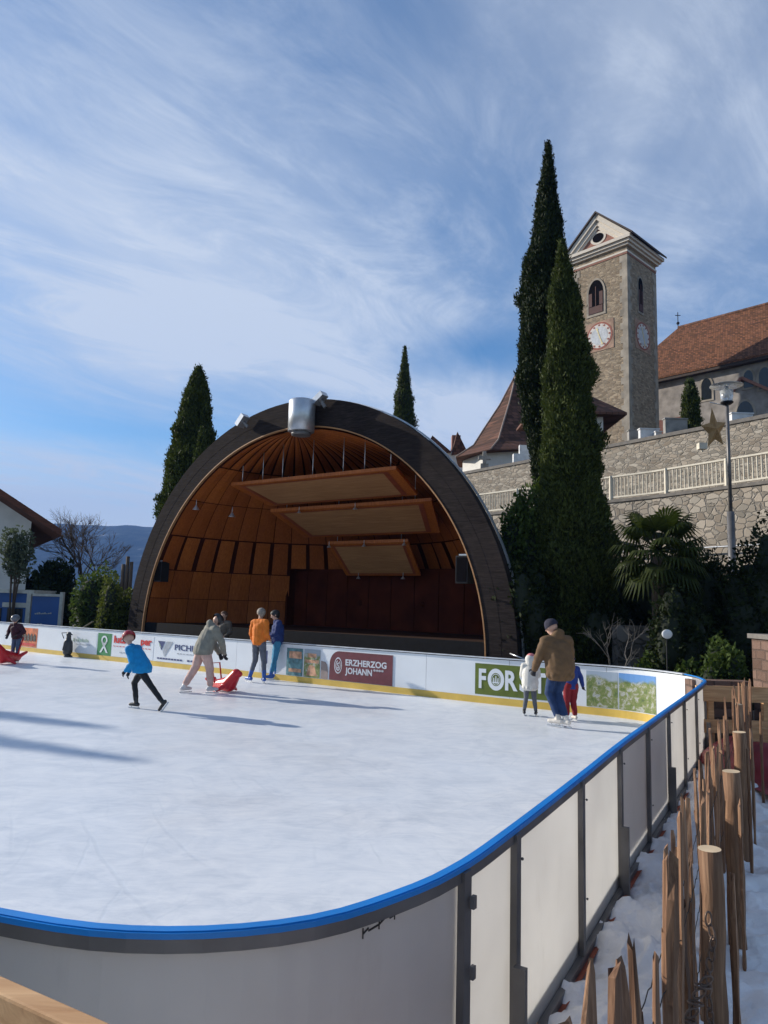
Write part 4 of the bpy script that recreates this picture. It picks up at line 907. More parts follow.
# things on the upper wall / churchyard
def uwY(px):     # distance where the wall top runs under a column
    best = min(((abs(proj((UW[i][0]+(UW[i+1][0]-UW[i][0])*k/60, UW[i][1]+(UW[i+1][1]-UW[i][1])*k/60, ZU))[0]-px), UW[i][1]+(UW[i+1][1]-UW[i][1])*k/60) for i in range(len(UW)-1) for k in range(60))); return best[1]
gst = plain('gravestone_grey', (0.24, 0.23, 0.215), 0.85, var=0.3, scale=3); gwh = plain('marble_white', (0.62, 0.62, 0.62), 0.6)
GL = {(677, 0.9, 0.62): 'wide grey gravestone left of the small churchyard cypress', (650, 0.8, 0.42): 'pale low gravestone just right of the tower foot', (634, 0.42, 0.5): 'narrow worn gravestone right before the tower corner', (659, 0.25, 0.22): 'tiny white grave block right of the pale low gravestone', (744, 0.8, 0.30): 'flat white tomb slab behind the lamp post'}
for (px, w, h), lab in GL.items():
    Y = uwY(px)+1.0; b = at(px, 500, Y); b.z = ZU-0.12; mb = MB(); hh = h+0.35
    mb.box((b.x-w/2, b.y-0.12, b.z), (b.x+w/2, b.y+0.12, b.z+hh-0.05)); mb.box((b.x-w/2-0.03, b.y-0.15, b.z+hh-0.049), (b.x+w/2+0.03, b.y+0.15, b.z+hh))
    tag(mb.build('gravestone', gst if px in (677, 634) else gwh, None, b), lab, 'gravestone', 'gravestones behind the upper wall')
for px, lab, full in ((484, 'stone cross standing on the upper wall under the steep tiled roof', True), (524, 'white stepped gravestone on the wall between steep roof and cypress', False)):
    Y = uwY(px)+0.6; b = at(px, 500, Y); b.z = ZU-0.1; mb = MB()
    if full: mb.box((b.x-0.2, b.y-0.1, b.z), (b.x+0.2, b.y+0.1, b.z+0.5)); mb.box((b.x-0.09, b.y-0.07, b.z+0.501), (b.x+0.09, b.y+0.07, b.z+1.15)); mb.box((b.x-0.32, b.y-0.072, b.z+0.72), (b.x+0.32, b.y+0.072, b.z+0.9))
    else: mb.box((b.x-0.55, b.y-0.15, b.z), (b.x+0.55, b.y+0.15, b.z+0.6)); mb.box((b.x-0.25, b.y-0.12, b.z+0.601), (b.x+0.22, b.y+0.12, b.z+1.05))
    tag(mb.build('gravestone', gwh if not full else gst, None, b), lab, 'gravestone', 'gravestones behind the upper wall')
small_b = at(691, 428, 33); cypress('small_cypress', 'small dark column cypress in the churchyard below the nave window', (small_b.x, 33, ZU), at(690, 379, 33), 0.42, [(0.0, 0.8), (0.2, 1), (0.5, 0.95), (0.8, 0.75), (0.95, 0.4), (1, 0.1)], 3000, 41, 0.2)

# ---------------------------------------------------------------- church
ct = Vector((18.25, 52, 0)); dl = Vector((-0.68, 0.73, 0)).normalized(); dr = Vector((0.73, 0.68, 0)).normalized(); TW = 4.75
# local frame: x along dl (left face), y along dr ; near corner at origin
rz_t = math.atan2(dr.y, dr.x)-math.pi/2     # local y -> dr ; local x -> dr rotated -90
lx = Vector((dr.y, -dr.x, 0))               # points right/near
# use frame with x = -dl
TM = Matrix.Identity(4)
for i in range(3): TM[i][0] = (-dl)[i]; TM[i][1] = (Vector((0, 0, 1)).cross(-dl))[i]; TM[i][3] = ct[i]
ang = math.atan2((-dl).y, (-dl).x); TM = Matrix.Translation(ct) @ Matrix.Rotation(ang, 4, 'Z')
# in this frame the left face is the x axis from -TW to 0 at y=0; depth goes +y
tower = thing('church_tower', 'stone church bell tower with gabled top and painted clocks on two faces', 'church tower', ct, ang)
Z0 = 10.0; ZE = 30.45
mb = MB(); mb.box((-TW, 0, Z0-1), (0, TW, ZE), 0, TM); mb.build('wall', towerst, tower)
q = 0.03; qst = plain('quoin_stone', (0.30, 0.26, 0.21), 0.85, var=0.35, scale=1.3, bump=0.4)
for cn in range(3):                                  # quoins on three corners
    mb = MB()
    for k in range(36):
        z = Z0+k*0.545; w = 0.62 if k % 2 else 0.42; w2 = 0.42 if k % 2 else 0.62
        a_, b_ = (((-w, -q), (q, w2)), ((-TW-q, -q), (-TW+w, 0.3)), ((-0.3, TW-w), (q, TW+q)))[cn]
        mb.box((a_[0], a_[1], z), (b_[0], b_[1], z+0.546), 0, TM)
    mb.build('corner_stones', qst, tower)
mb = MB()
def band(mb, z0, z1, o_, mi): mb.box((-TW-o_, -o_, z0), (o_, TW+o_, z1), mi, TM)
band(mb, ZE-0.75, ZE-0.60, 0.04, 1); band(mb, ZE-0.595, ZE-0.45, 0.06, 0); band(mb, ZE-0.10, ZE+0.08, 0.20, 0); band(mb, ZE+0.085, ZE+0.30, 0.36, 0); band(mb, ZE+0.305, ZE+0.55, 0.52, 0)
mb.build('cornice', [trim_w, trim_p], tower)
ZG = ZE+0.56; HG = 2.75; o_ = 0.36
mb = MB(); mb.prism([TM @ Vector((-TW-o_, -0.10, ZG)), TM @ Vector((o_, -0.10, ZG)), TM @ Vector((-TW/2, -0.10, ZG+HG-0.15))], (TM.to_3x3() @ Vector((0, TW+0.2, 0)))); mb.build('gable', trim_p, tower)
mb = MB()
for sgn in (-1, 1):                                  # raking cornice, three steps
    for w0, w1, y_ in ((0.0, 0.32, -0.42), (0.325, 0.62, -0.30), (0.62, 0.80, -0.2)):
        e = Vector((-TW/2+sgn*(TW/2+0.55), y_, ZG)); a_ = Vector((-TW/2, y_, ZG+HG)); dd = (a_-e).normalized(); nn = Vector((dd.z*-sgn, 0, dd.x*sgn)); nn = nn if nn.z < 0 else -nn
        mb.prism([TM @ (e+nn*w0), TM @ (a_+nn*w0*1.15), TM @ (a_+nn*w1*1.15), TM @ (e+nn*w1)], TM.to_3x3() @ Vector((0, -y_-0.05, 0)))
mb.build('raking_cornice', trim_w, tower)
mb = MB(); RH = 0.12
for sgn in (-1, 1):
    e = Vector((-TW/2+sgn*(TW/2+0.72), -0.55, ZG-0.06)); a_ = Vector((-TW/2, -0.55, ZG+HG+0.03))
    mb.prism([TM @ e, TM @ a_, TM @ (a_+Vector((0, 0, 0.16))), TM @ (e+Vector((0, 0, 0.16)))], TM.to_3x3() @ Vector((0, TW+1.1, 0)))
mb.build('roof', darkroof, tower)
def disc(mb, c, r_, y0, y1, mi, axis='x', n=36, M=TM, sx=1.0):
    P = []
    for k in range(n):
        a = 2*math.pi*k/n
        P.append(M @ (Vector((c[0]+r_*sx*math.cos(a), y0, c[2]+r_*math.sin(a))) if axis == 'x' else Vector((y0, c[1]+r_*sx*math.cos(a), c[2]+r_*math.sin(a)))))
    mb.prism(P, M.to_3x3() @ (Vector((0, y1-y0, 0)) if axis == 'x' else Vector((y1-y0, 0, 0))), mi)
mb = MB(); cc = (-TW/2, 0, ZG+0.80); disc(mb, cc, 0.55, -0.14, -0.101, 0, sx=1.25); mb.build('oculus_frame', trim_w, tower)
mb = MB(); disc(mb, cc, 0.38, -0.16, -0.141, 0, sx=1.25); mb.build('oculus', opening, tower)
def archpoly(cx_, z0, w, h, axis, off, pointed=True, M=TM):
    pts = [(cx_-w/2, z0), (cx_+w/2, z0), (cx_+w/2, z0+h-w*0.75)]
    for k in range(1, 6): a = k/6; pts.append((cx_+w/2-w/2*(1-math.cos(a*math.pi/2)) if not pointed else cx_+w/2*(1-a**1.6), z0+h-w*0.75+w*0.75*(math.sin(a*math.pi/2))))
    pts.append((cx_, z0+h))
    for k in range(5, 0, -1): a = k/6; pts.append((cx_-w/2*(1-a**1.6) if pointed else cx_-w/2+w/2*(1-math.cos(a*math.pi/2)), z0+h-w*0.75+w*0.75*(math.sin(a*math.pi/2))))
    pts.append((cx_-w/2, z0+h-w*0.75))
    return [M @ (Vector((u, off, z)) if axis == 'x' else Vector((off, u, z))) for u, z in pts]
def towerwin(axis):
    m = TM.to_3x3(); c_ = -TW/2-0.30 if axis == 'x' else TW/2-0.35; ww = 1.0 if axis == 'x' else 0.55; out_ = -1 if axis == 'x' else 1; dv = m @ (Vector((0, -1, 0)) if axis == 'x' else Vector((1, 0, 0)))
    fr_ = MB(); fr_.prism(archpoly(c_, 25.35, 1.68*ww, 3.15, axis, 0.0), dv*0.05); f = fr_.build('window', qst, tower)
    o = MB(); o.prism(archpoly(c_, 25.55, 1.3*ww, 2.8, axis, 0.052*out_ if axis == 'y' else -0.052), dv*0.01); o.build('opening', opening, f)
    l = MB()
    for (u0, u1, z0, z1) in ((-0.6*ww, 0.6*ww, 25.57, 26.15), (-0.62*ww, -0.32*ww, 26.2, 27.3), (0.32*ww, 0.62*ww, 26.2, 27.3), (-0.03, 0.03, 26.16, 27.8)):
        a, b = (c_+u0, -0.09), (c_+u1, -0.064)
        if axis == 'x': l.box((a[0], -0.09, z0), (b[0], -0.064, z1), 0, TM)
        else: l.box((0.064, a[0], z0), (0.09, b[0], z1), 0, TM)
    l.build('louvre', louvre, f)
    # painted clock
    cz_ = 23.62; c_ += 0.28; cl = MB(); y0 = 0
    def dd(r_, e0, e1, mi, mb_): disc(mb_, (c_, c_, cz_), r_, e0*out_, e1*out_, mi, axis)
    sq = MB(); 
    if axis == 'x': sq.box((c_-1.22, -0.035, cz_-1.22), (c_+1.22, 0.0, cz_+1.18), 0, TM)
    else: sq.box((0.0, c_-1.22, cz_-1.22), (0.035, c_+1.22, cz_+1.18), 0, TM)
    cl.v = []; dd(1.12, 0.036, 0.05, 0, cl); dd(0.98, 0.051, 0.058, 1, cl); dd(0.72, 0.059, 0.066, 2, cl)
    for k in range(12):
        a = 2*math.pi*k/12; u, z = c_+0.87*math.sin(a), cz_+0.87*math.cos(a); disc(cl, (u, u, z), 0.08, 0.060*out_, 0.072*out_, 0, axis, 10)
    for a, l_ in ((R(-18), 0.60), (R(160), 0.72)):
        p = Vector((c_, 0.075*out_, cz_)) if axis == 'x' else Vector((0.075, c_, cz_)); e = Vector((c_+l_*math.sin(a), 0.075*out_, cz_+l_*math.cos(a))) if axis == 'x' else Vector((0.075, c_+l_*math.sin(a), cz_+l_*math.cos(a)))
        cl.bar(TM @ p, TM @ e, 0.09, 0.015, 4, up=m @ (Vector((0, 1, 0)) if axis == 'x' else Vector((1, 0, 0)))); disc(cl, (e.x if axis == 'x' else 0, e.y, e.z), 0.09, 0.07*out_, 0.085*out_, 4, axis, 12)
    gold = MATS.get('gold_hand') or plain('gold_hand', (0.70, 0.58, 0.30), 0.4)
    cf = sq.build('clock', plain('clock_plaster', (0.36, 0.235, 0.17), 0.9, var=0.3, scale=2), tower)
    cl.build('clock_dial', [plain('clock_ring_red', (0.30, 0.10, 0.07), 0.8), plain('clock_ring_pale', (0.60, 0.56, 0.52), 0.8), plain('clock_blue_grey', (0.50, 0.52, 0.55), 0.8), trim_w, gold], cf)
towerwin('x'); towerwin('y')
# nave
nl = Vector((0.68, -0.73, 0)).normalized(); nd = Vector((0.73, 0.68, 0)).normalized(); NO = at(657, 377, 59); NO.z = 0
angn = math.atan2(nl.y, nl.x); NM = Matrix.Translation(NO) @ Matrix.Rotation(angn, 4, 'Z')      # x along eave to the right, y back
nave = thing('church_nave', 'church nave with steep brown tiled roof right of the bell tower', 'church', NO, angn)
ZEV = at(657, 377, 59).z; ZRD = ZEV+5.9; LN = 26; WN = 9
mb = MB(); mb.box((-4, 0.6, 9), (LN, WN+0.0, ZEV+0.1), 0, NM); mb.build('wall', navest, nave)
mb = MB(); ex = -4.6
xr = -0.2
P = [(ex, 0, ZEV), (LN, 0, ZEV), (LN, WN/2+0.3, ZRD), (xr, WN/2+0.3, ZRD), (LN, WN+0.6, ZEV), (ex, WN+0.6, ZEV)]
P = [NM @ Vector(p) for p in P]; dn = Vector((0, 0, -0.18))
mb.add(P+[p+dn for p in P], [(0, 1, 2, 3), (3, 2, 4, 5), (0, 3, 5), (6, 7, 1, 0), (1, 7, 8, 2), (2, 8, 10, 4), (9, 6, 11), (6, 0, 5, 11), (7, 6, 9, 8), (8, 9, 11, 10)]); mb.build('roof', tiles, nave)
mb = MB(); mb.box((ex, 0.05, ZEV-0.42), (LN, 0.6, ZEV-0.19), 0, NM); mb.build('eave', darkroof, nave)
mb = MB(); q = NM @ Vector((xr, WN/2+0.3, ZRD)); mb.tube([q, q+Vector((0, 0, 1.5))], 0.035, 6); mb.ball(q+Vector((0, 0, 0.45)), 0.14); mb.bar(q+Vector((-0.25, 0, 1.2)), q+Vector((0.25, 0, 1.2)), 0.05); mb.build('roof_finial', darkmetal, nave)
mb = MB(); mb.tube([NM @ Vector((xr, WN/2+0.3, ZRD+0.03)), NM @ Vector((LN, WN/2+0.3, ZRD+0.03))], 0.13, 8); mb.build('ridge_tiles', tiles2, nave)
def nwin(px, py, w, h, lit=True):
    d = ray(px, py); o = Vector((0, 0, CAMZ)); Ni = NM.inverted(); p0 = Ni @ o; dv = Ni.to_3x3() @ d; t_ = (0.6-p0.y)/dv.y; q = p0+dv*t_
    fr_ = MB(); fr_.prism(archpoly(q.x, q.z-h/2-0.15, w+0.35, h+0.35, 'x', 0.6, True, NM), NM.to_3x3() @ Vector((0, -0.05, 0))); f = fr_.build('window', qst if w < 1.5 else trim_p, nave)
    o = MB(); o.prism(archpoly(q.x, q.z-h/2, w, h, 'x', 0.545, True, NM), NM.to_3x3() @ Vector((0, -0.01, 0))); o.build('pane', glass_d, f); return q
nwin(706.5, 389, 0.8, 1.8); nwin(748.5, 379, 0.7, 1.4); nwin(765, 378, 0.85, 1.7)
q = nwin(745, 410, 1.3, 1.4)
mb = MB(); mb.box((-3.9, 0.50, 9), (q.x-6.0+2.2, 0.598, q.z+0.35), 0, NM); mb.build('plinth', plain('pink_plaster', (0.20, 0.09, 0.07), 0.9), nave)
mb = MB(); d_ = ray(742, 378); p0_ = NM.inverted() @ Vector((0, 0, CAMZ)); dv_ = NM.inverted().to_3x3() @ d_; aq = p0_+dv_*((0.35-p0_.y)/dv_.y)   # small gabled porch on the wall
a_ = Vector((aq.x, 0.35, aq.z)); 
for e in (Vector((aq.x-0.8, 0.35, aq.z-0.9)), Vector((aq.x+3.4, 0.35, aq.z-2.4))): mb.bar(NM @ a_, NM @ e, 0.4, 0.22)
mb.build('porch_gable', trim_p, nave)
# steep pyramid roof building left of the cypress
pc = at(507, 470, 46); pz = at(507, 455, 46).z; ptop = at(516, 374, 47.5)
pyr = thing('round_chapel', 'old chapel with steep flared tiled pyramid roof left of the cypresses', 'chapel', (ptop.x, 47.5, 9))
ctr = Vector((ptop.x, 47.5, 0)); mb = MB(); nS = 8; prof = [(4.3, pz-0.15), (3.05, pz+0.75), (2.35, pz+1.9), (1.2, pz+3.7), (0.0, ptop.z)]; vs = []; fs = []
for r_, z in prof[:-1]:
    for j in range(nS): a = 2*math.pi*(j+0.30)/nS; vs.append(ctr+Vector((r_*math.cos(a), r_*math.sin(a), z)))
vs.append(ctr+Vector((0, 0, ptop.z)))
for i in range(3):
    for j in range(nS): fs.append((i*nS+j, i*nS+(j+1) % nS, (i+1)*nS+(j+1) % nS, (i+1)*nS+j))
for j in range(nS): fs.append((3*nS+j, 3*nS+(j+1) % nS, 4*nS))
fs.append(list(range(nS))[::-1]); mb.add(vs, fs); mb.build('roof', tiles2, pyr)
mb = MB()
for j in range(nS):
    mb.tube([vs[i*nS+j]+Vector((0, 0, 0.03)) for i in range(4)]+[vs[-1]], 0.06, 5)
mb.build('hip_ridge', plain('hip_mortar', (0.36, 0.27, 0.22), 0.9), pyr)
mb = MB(); mb.lathe(ctr, [(3.6, 8.9), (3.6, pz-0.16)], 8, smooth=False); mb.build('wall', paint_w, pyr)
# chapel porch behind the broad cypress
def at_y(px, py, Y): return at(px, py, Y)
e0 = at(530, 412, 33.5); e1 = at(625, 416, 33.5); cxp = (e0.x+e1.x)/2; hw = (e1.x-e0.x)/2; ze = e1.z+0.1
ch = thing('lychgate', 'small white walled hip roofed shelter behind the broad cypress', 'shelter', (cxp, 34.5, ZU))
mb = MB(); b4 = [Vector((cxp-hw, 33.2, ze)), Vector((cxp+hw, 33.2, ze)), Vector((cxp+hw, 37, ze)), Vector((cxp-hw, 37, ze))]; ap = [Vector((cxp-0.3, 35.1, ze+1.7)), Vector((cxp+0.3, 35.1, ze+1.7))]
mb.add(b4+ap+[p+Vector((0, 0, -0.12)) for p in b4], [(0, 1, 5, 4), (1, 2, 5), (2, 3, 4, 5), (3, 0, 4), (6, 9, 8, 7), (0, 6, 7, 1), (1, 7, 8, 2), (2, 8, 9, 3), (3, 9, 6, 0)]); mb.build('roof', tiles2, ch)
mb = MB(); mb.box((cxp-hw+0.5, 33.7, ZU-0.1), (cxp-hw+0.95, 36.5, ze-0.125)); mb.box((cxp+hw-1.35, 33.7, ZU-0.1), (cxp+hw-1.0, 36.5, ze-0.125)); mb.box((cxp-hw+0.951, 36.0, ZU-0.1), (cxp+hw-1.351, 36.3, ze-0.125)); mb.build('wall', paint_w, ch)
# houses between the shell and the chapel
hb = at(452, 470, 52); hs = thing('village_house', 'small white house with red brown gable just right of the shell arch', 'house', (hb.x, 52, 8))
mb = MB(); x0 = at(436, 460, 52).x; x1 = at(463, 460, 52).x; zt_ = at(452, 452, 52).z; mb.box((x0-0.9, 52, 5), (x1, 56, zt_)); mb.build('wall', paint_w, hs)
mb = MB()
for (xa, xb, dz, y0) in ((x0-1.1, (x0+x1)/2+0.1, 1.15, 51.7), ((x0+x1)/2+0.12, x1+0.35, 1.55, 51.9)):
    xm = xa+(xb-xa)*0.35; mb.prism([Vector((xa, y0, zt_-0.25)), Vector((xb, y0, zt_-0.05)), Vector((xm, y0, zt_+dz))], (0, 4.2, 0))
mb.build('roof', tiles2, hs)
mb = MB(); cxx = at(456, 440, 53).x; mb.box((cxx-0.3, 53, zt_), (cxx+0.35, 53.7, zt_+1.55)); mb.build('chimney', trim_p, hs)

# ---------------------------------------------------------------- left background
ev = at(65, 537, 34); rd_x = ev.x-6.0; slope = 0.60
house = thing('gabled_house', 'white gabled house with wide brown eaves at the left picture edge', 'house', (rd_x, 35, 0))
mb = MB(); wx = at(26, 580, 35).x; mb.prism([Vector((wx, 35, -0.1)), Vector((wx, 35, ev.z+(ev.x-wx)*slope-0.12)), Vector((rd_x, 35, ev.z+6.0*slope-0.14)), Vector((2*rd_x-wx, 35, ev.z+(ev.x-wx)*slope-0.12)), Vector((2*rd_x-wx, 35, -0.1))], (-7.5, 12, 0)); mb.build('wall', paint_w, house)
mb = MB()
for sgn in (1, -1):
    e = Vector((rd_x+sgn*6.0, 33.6, ev.z)); a_ = Vector((rd_x, 33.6, ev.z+6.0*slope)); mb.prism([e, a_, a_+Vector((0, 0, 0.32)), e+Vector((0, 0, 0.32))], (-9.0, 14.4, 0))
mb.build('roof', woodmat('brown_eave_wood', (0.07, 0.028, 0.017), (0.16, 0.06, 0.035), 'x', 0.8), house)
mb = MB(); mb.box((wx-3.2, 34.94, 1.2), (wx-2.2, 34.99, 2.6)); mb.build('window', glass_d, house)
# blue kiosk
kz = at(30, 590, 30.5).z; k0 = at(-40, 600, 30.5).x; k1 = at(31, 600, 30.5).x; k2 = at(60, 600, 30.5).x
bluek = plain('kiosk_blue', (0.012, 0.075, 0.26), 0.5, var=0.25, scale=0.7); palef = plain('kiosk_frame_pale', (0.42, 0.42, 0.38), 0.6)
kio = thing('ticket_kiosk', 'blue ticket kiosk with pale frame and dark windows at left edge', 'kiosk', ((k0+k1)/2, 31, 0))
mb = MB(); mb.box((k0, 30.6, 0), (k1, 33, kz-0.15)); mb.build('wall', bluek, kio)
mb = MB(); mb.box((k0, 30.5, kz-0.15), (k1+0.1, 33.1, kz)); mb.box((k1-0.18, 30.48, 0), (k1+0.0, 30.6, kz-0.151)); mb.box((k1-1.2, 30.5, kz-0.75), (k1-0.19, 30.598, kz-0.55)); mb.build('frame', palef, kio)
for a, b in ((k1-1.0, k1-0.35), (k1-2.2, k1-1.25)):
    mb = MB(); mb.box((a, 30.56, 0.7), (b, 30.598, kz-0.8)); mb.build('window', glass_d, kio)
pn = thing('display_panel', 'blue framed panel with small pale lettering right of the kiosk', 'sign panel', ((k1+k2)/2, 30.6, 0))
mb = MB(); mb.box((k1+0.06, 30.5, 0.2), (k2, 30.6, kz-0.25)); mb.build('panel', bluek, pn)
mb = MB(); mb.box((k2+0.001, 30.45, 0), (k2+0.14, 30.62, kz-0.05)); mb.box((k1+0.06, 30.46, kz-0.249), (k2, 30.62, kz-0.14)); mb.build('frame', palef, pn)
mb = MB()
for k in range(9): mb.box((k1+0.22+k*0.08, 30.485, 1.22+0.004*k), (k1+0.28+k*0.08, 30.497, 1.27+0.02*(k % 3)))
for k in range(2): mb.box((k1+0.35+k*0.12, 30.485, 0.75), (k1+0.44+k*0.12, 30.497, 0.84))
mb.build('lettering', palef, pn)
for k, (px, h) in enumerate(((120, 3.3), (124, 3.6), (128, 3.4))):
    b = gp(px, 27.2); mb = MB(); mb.tube([b, b+Vector((0, 0, h))], [0.09, 0.07], 7); tag(mb.build('timber_pole', bark, None, b), ['leftmost dark timber pole beside the left foot of the shell arch', 'middle and tallest of three dark timber poles left of the arch', 'timber pole nearest the arch in the row of three'][k], 'pole', 'timber poles beside the arch')
mb = MB(); a_ = at(81, 629, 25.4); b_ = at(93, 621.5, 25.3); mb.bar(a_, b_, 0.10, 0.03)
tag(mb.build('wooden_plank', endgrain, None, a_), 'pale plank end sticking up above the boards near the penguin', 'plank')
mb = MB(); a_ = at(510, 653.5, 16.5); b_ = at(525, 659.5, 16.2); mb.tube([a_, b_], 0.02, 6); tag(mb.build('metal_rod', galv_l, None, a_), 'thin white rod lying on the boards beside the right foot of the arch', 'rod')

# ---------------------------------------------------------------- right side: pillar, planks, lamp
def wb(px, Y): return at(px, 650, Y).x
px0 = wb(752, 12.5); zt_ = at(760, 636, 11.8).z
pil = thing('stone_pillar', 'reddish block stone pillar with cap at the right picture edge', 'pillar', (px0+0.4, 12.1, 0))
mb = MB(); mb.box((px0, 11.8, -0.1), (px0+0.75, 12.5, zt_-0.06)); mb.build('masonry', pillarst, pil)
mb = MB(); mb.box((px0-0.05, 11.75, zt_-0.059), (px0+0.8, 12.55, zt_+0.02)); mb.build('cap_stone', cop, pil)
lw_ = thing('garden_wall', 'low reddish stone wall behind the wooden plank fence', 'stone wall', (px0-1, 12.6, 0)); mb = MB(); mb.box((wb(690, 12.6), 12.55, -0.1), (px0-0.002, 12.85, 0.92)); mb.build('masonry', pillarst, lw_)
pf = thing('plank_fence', 'horizontal light plank fence between rink corner and stone pillar', 'fence', (px0-0.7, 11.6, 0))
xa = wb(703, 11.4); xb = wb(752, 11.4)
for z0, z1 in ((0.70, 0.94), (0.22, 0.42)):
    mb = MB(); mb.box((xa-0.1, 11.45, z0), (xb+0.35, 11.49, z1)); mb.build('plank', plank, pf)
for x_ in (xa+0.1, xb+0.2): mb = MB(); mb.box((x_, 11.495, 0), (x_+0.09, 11.58, 0.93)); mb.build('post', plank, pf)
# second plank nearer right
pf2 = thing('plank_fence', 'single low plank rail at right edge above the red tarp', 'fence', (5.9, 9.9, 0)); mb = MB(); c_ = at(742, 735, 10.2)
mb.box((c_.x, 10.2, c_.z-0.10), (c_.x+1.6, 10.25, c_.z+0.10)); mb.build('plank', plank, pf2); mb = MB(); mb.box((c_.x+1.3, 10.255, -0.1), (c_.x+1.4, 10.32, c_.z+0.09)); mb.build('post', plank, pf2)
gl = thing('garden_lamp', 'round white disc garden lamp on a thin stake among shrubs', 'garden lamp', gp(666, 13.9)); b = gp(666, 13.9); zc = at(665, 634, 13.9).z
mb = MB(); mb.tube([b, Vector((b.x, b.y, zc))], 0.012, 8); mb.build('stake', darkmetal, gl); mb = MB(); mb.ball((b.x, b.y-0.03, zc), 0.105, 0, 16, (1, 0.3, 0.85)); mb.build('lamp_head', gwh, gl)
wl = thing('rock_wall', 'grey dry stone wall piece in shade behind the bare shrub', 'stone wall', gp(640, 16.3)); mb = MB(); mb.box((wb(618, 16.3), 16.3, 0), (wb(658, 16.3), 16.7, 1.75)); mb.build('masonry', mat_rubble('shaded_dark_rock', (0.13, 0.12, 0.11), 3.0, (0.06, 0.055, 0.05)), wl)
# red tarp heap
g = MB(); vs = []; fs = []; nx, ny = 20, 18; c_ = ground(765, 775, 0)
for j in range(ny+1):
    for i in range(nx+1):
        u, v = i/nx*2-1, j/ny*2-1; r_ = max(0, 1-(u*u+v*v)); vs.append((c_.x+0.55+u*0.95, c_.y+0.5+v*1.5, -0.06+0.42*r_**0.6+0.05*math.sin(u*9+v*7)*r_))
for j in range(ny):
    for i in range(nx): a = j*(nx+1)+i; fs.append((a, a+1, a+nx+2, a+nx+1))
g.add(vs, fs, 0, True); tag(g.build('tarp', tarp, None, (c_.x+0.5, c_.y+0.5, 0)), 'dark red tarpaulin heap on the snow at the right picture edge', 'tarpaulin')

# ---------------------------------------------------------------- picket fence of split wood
fence = thing('picket_fence', 'split chestnut picket fence leaning beside the snowy strip along the rink', 'fence', (1.46, 3.25, 0))
fac = [0.0]
for i in range(1, len(fence_path)): fac.append(fac[-1]+(fence_path[i]-fence_path[i-1]).length)
def fal(s_):
    i = min(max(0, int(np.searchsorted(fac, s_, side='right'))-1), len(fence_path)-2); f = (s_-fac[i])/(fac[i+1]-fac[i]); return fence_path[i].lerp(fence_path[i+1], f), (fence_path[i+1]-fence_path[i]).normalized()
def picket(p, d, w, th, h, lean, rs, mat):
    n = Vector((-d.y, d.x, 0)); mb = MB(); ax = (Vector((0, 0, 1))+d*lean[0]+n*lean[1]).normalized(); K = 11; bd = rs.uniform(-0.02, 0.02)
    kk = [(rs.uniform(0.84, 1.14), rs.uniform(0.75, 1.2)) for _ in range(K+1)]; offs = rs.uniform(-0.01, 0.01)
    vs = []; pol = [(-0.5, -0.35), (-0.1, -0.5), (0.45, -0.3), (0.5, 0.25), (0.0, 0.5), (-0.42, 0.3)]; pol = [(a*rs.uniform(0.8, 1.15), b*rs.uniform(0.7, 1.2)) for a, b in pol]
    for k in range(K+1):
        t = k/K; z = h*t if k < K else h; tw = 1.0
        if k == K-1: z = h-w*rs.uniform(1.0, 3.5)
        if k == K: tw = rs.uniform(0.25, 0.7)
        c = p+ax*z+d*(offs*math.sin(t*5)+bd*t*t*2+(rs.uniform(-0.38, 0.38)*w if k == K else 0))
        for qi, (a, b) in enumerate(pol): vs.append(c+d*(a*w*tw*kk[k][0]+rs.uniform(-0.003, 0.003))+n*(b*th*(tw*0.6+0.4)*kk[k][1]+rs.uniform(-0.002, 0.002))+ax*(rs.uniform(-0.03, 0.03) if k == K else 0))
    m_ = len(pol); fs = [[j for j in range(m_)][::-1], [K*m_+j for j in range(m_)]]
    for k in range(K):
        for j in range(m_): fs.append((k*m_+j, k*m_+(j+1) % m_, (k+1)*m_+(j+1) % m_, (k+1)*m_+j))
    mb.add(vs, fs); return mb.build('picket', mat, fence)
rs = random.Random(21); s_ = 0.35; pk = []
FT = fac[-1]
while s_ < FT:
    p, d = fal(s_); h = rs.uniform(0.84, 1.12); 
    if p.y < 2.6: h = rs.uniform(0.88, 1.08)
    if 2.7 < p.y < 3.3: h = rs.uniform(1.08, 1.22)
    if p.y > 7.5: h = rs.uniform(0.98, 1.25)
    picket(p+Vector((-d.y, d.x, 0))*rs.uniform(0.03, 0.06)+Vector((0, 0, -0.3)), d, rs.uniform(0.075, 0.14), rs.uniform(0.025, 0.048), h+0.30, (rs.uniform(-0.06, 0.06), rs.uniform(-0.03, 0.05)), rs, rs.choice((split, split, split2)))
    s_ += rs.uniform(0.125, 0.19) if s_ < 3.2 else rs.uniform(0.16, 0.24)
postpos = []
for (x, y, h, r_) in ((1.525, 3.38, 1.0, 0.050), (2.42, 5.01, 1.0, 0.056), (3.30, 6.66, 1.0, 0.056), (4.3, 8.7, 1.0, 0.056), (0.66, 1.75, 0.9, 0.055)):
    mb = MB(); b = Vector((x, y, -0.35)); pts = [b+Vector((0.006*math.sin(k*2.1), 0.004*math.cos(k*1.7), (h+0.35)*k/8)) for k in range(9)]
    mb.tube(pts, [r_*(1+0.03*math.sin(k*2.3)) for k in range(9)], 20, 0, True, False); o_ = len(mb.v)-20
    mb.f.append([o_+j for j in range(20)]); mb.mi.append(1); mb.sm.append(False); mb.build('post', [split, endgrain], fence)
rs2 = random.Random(4); s_ = 2.9
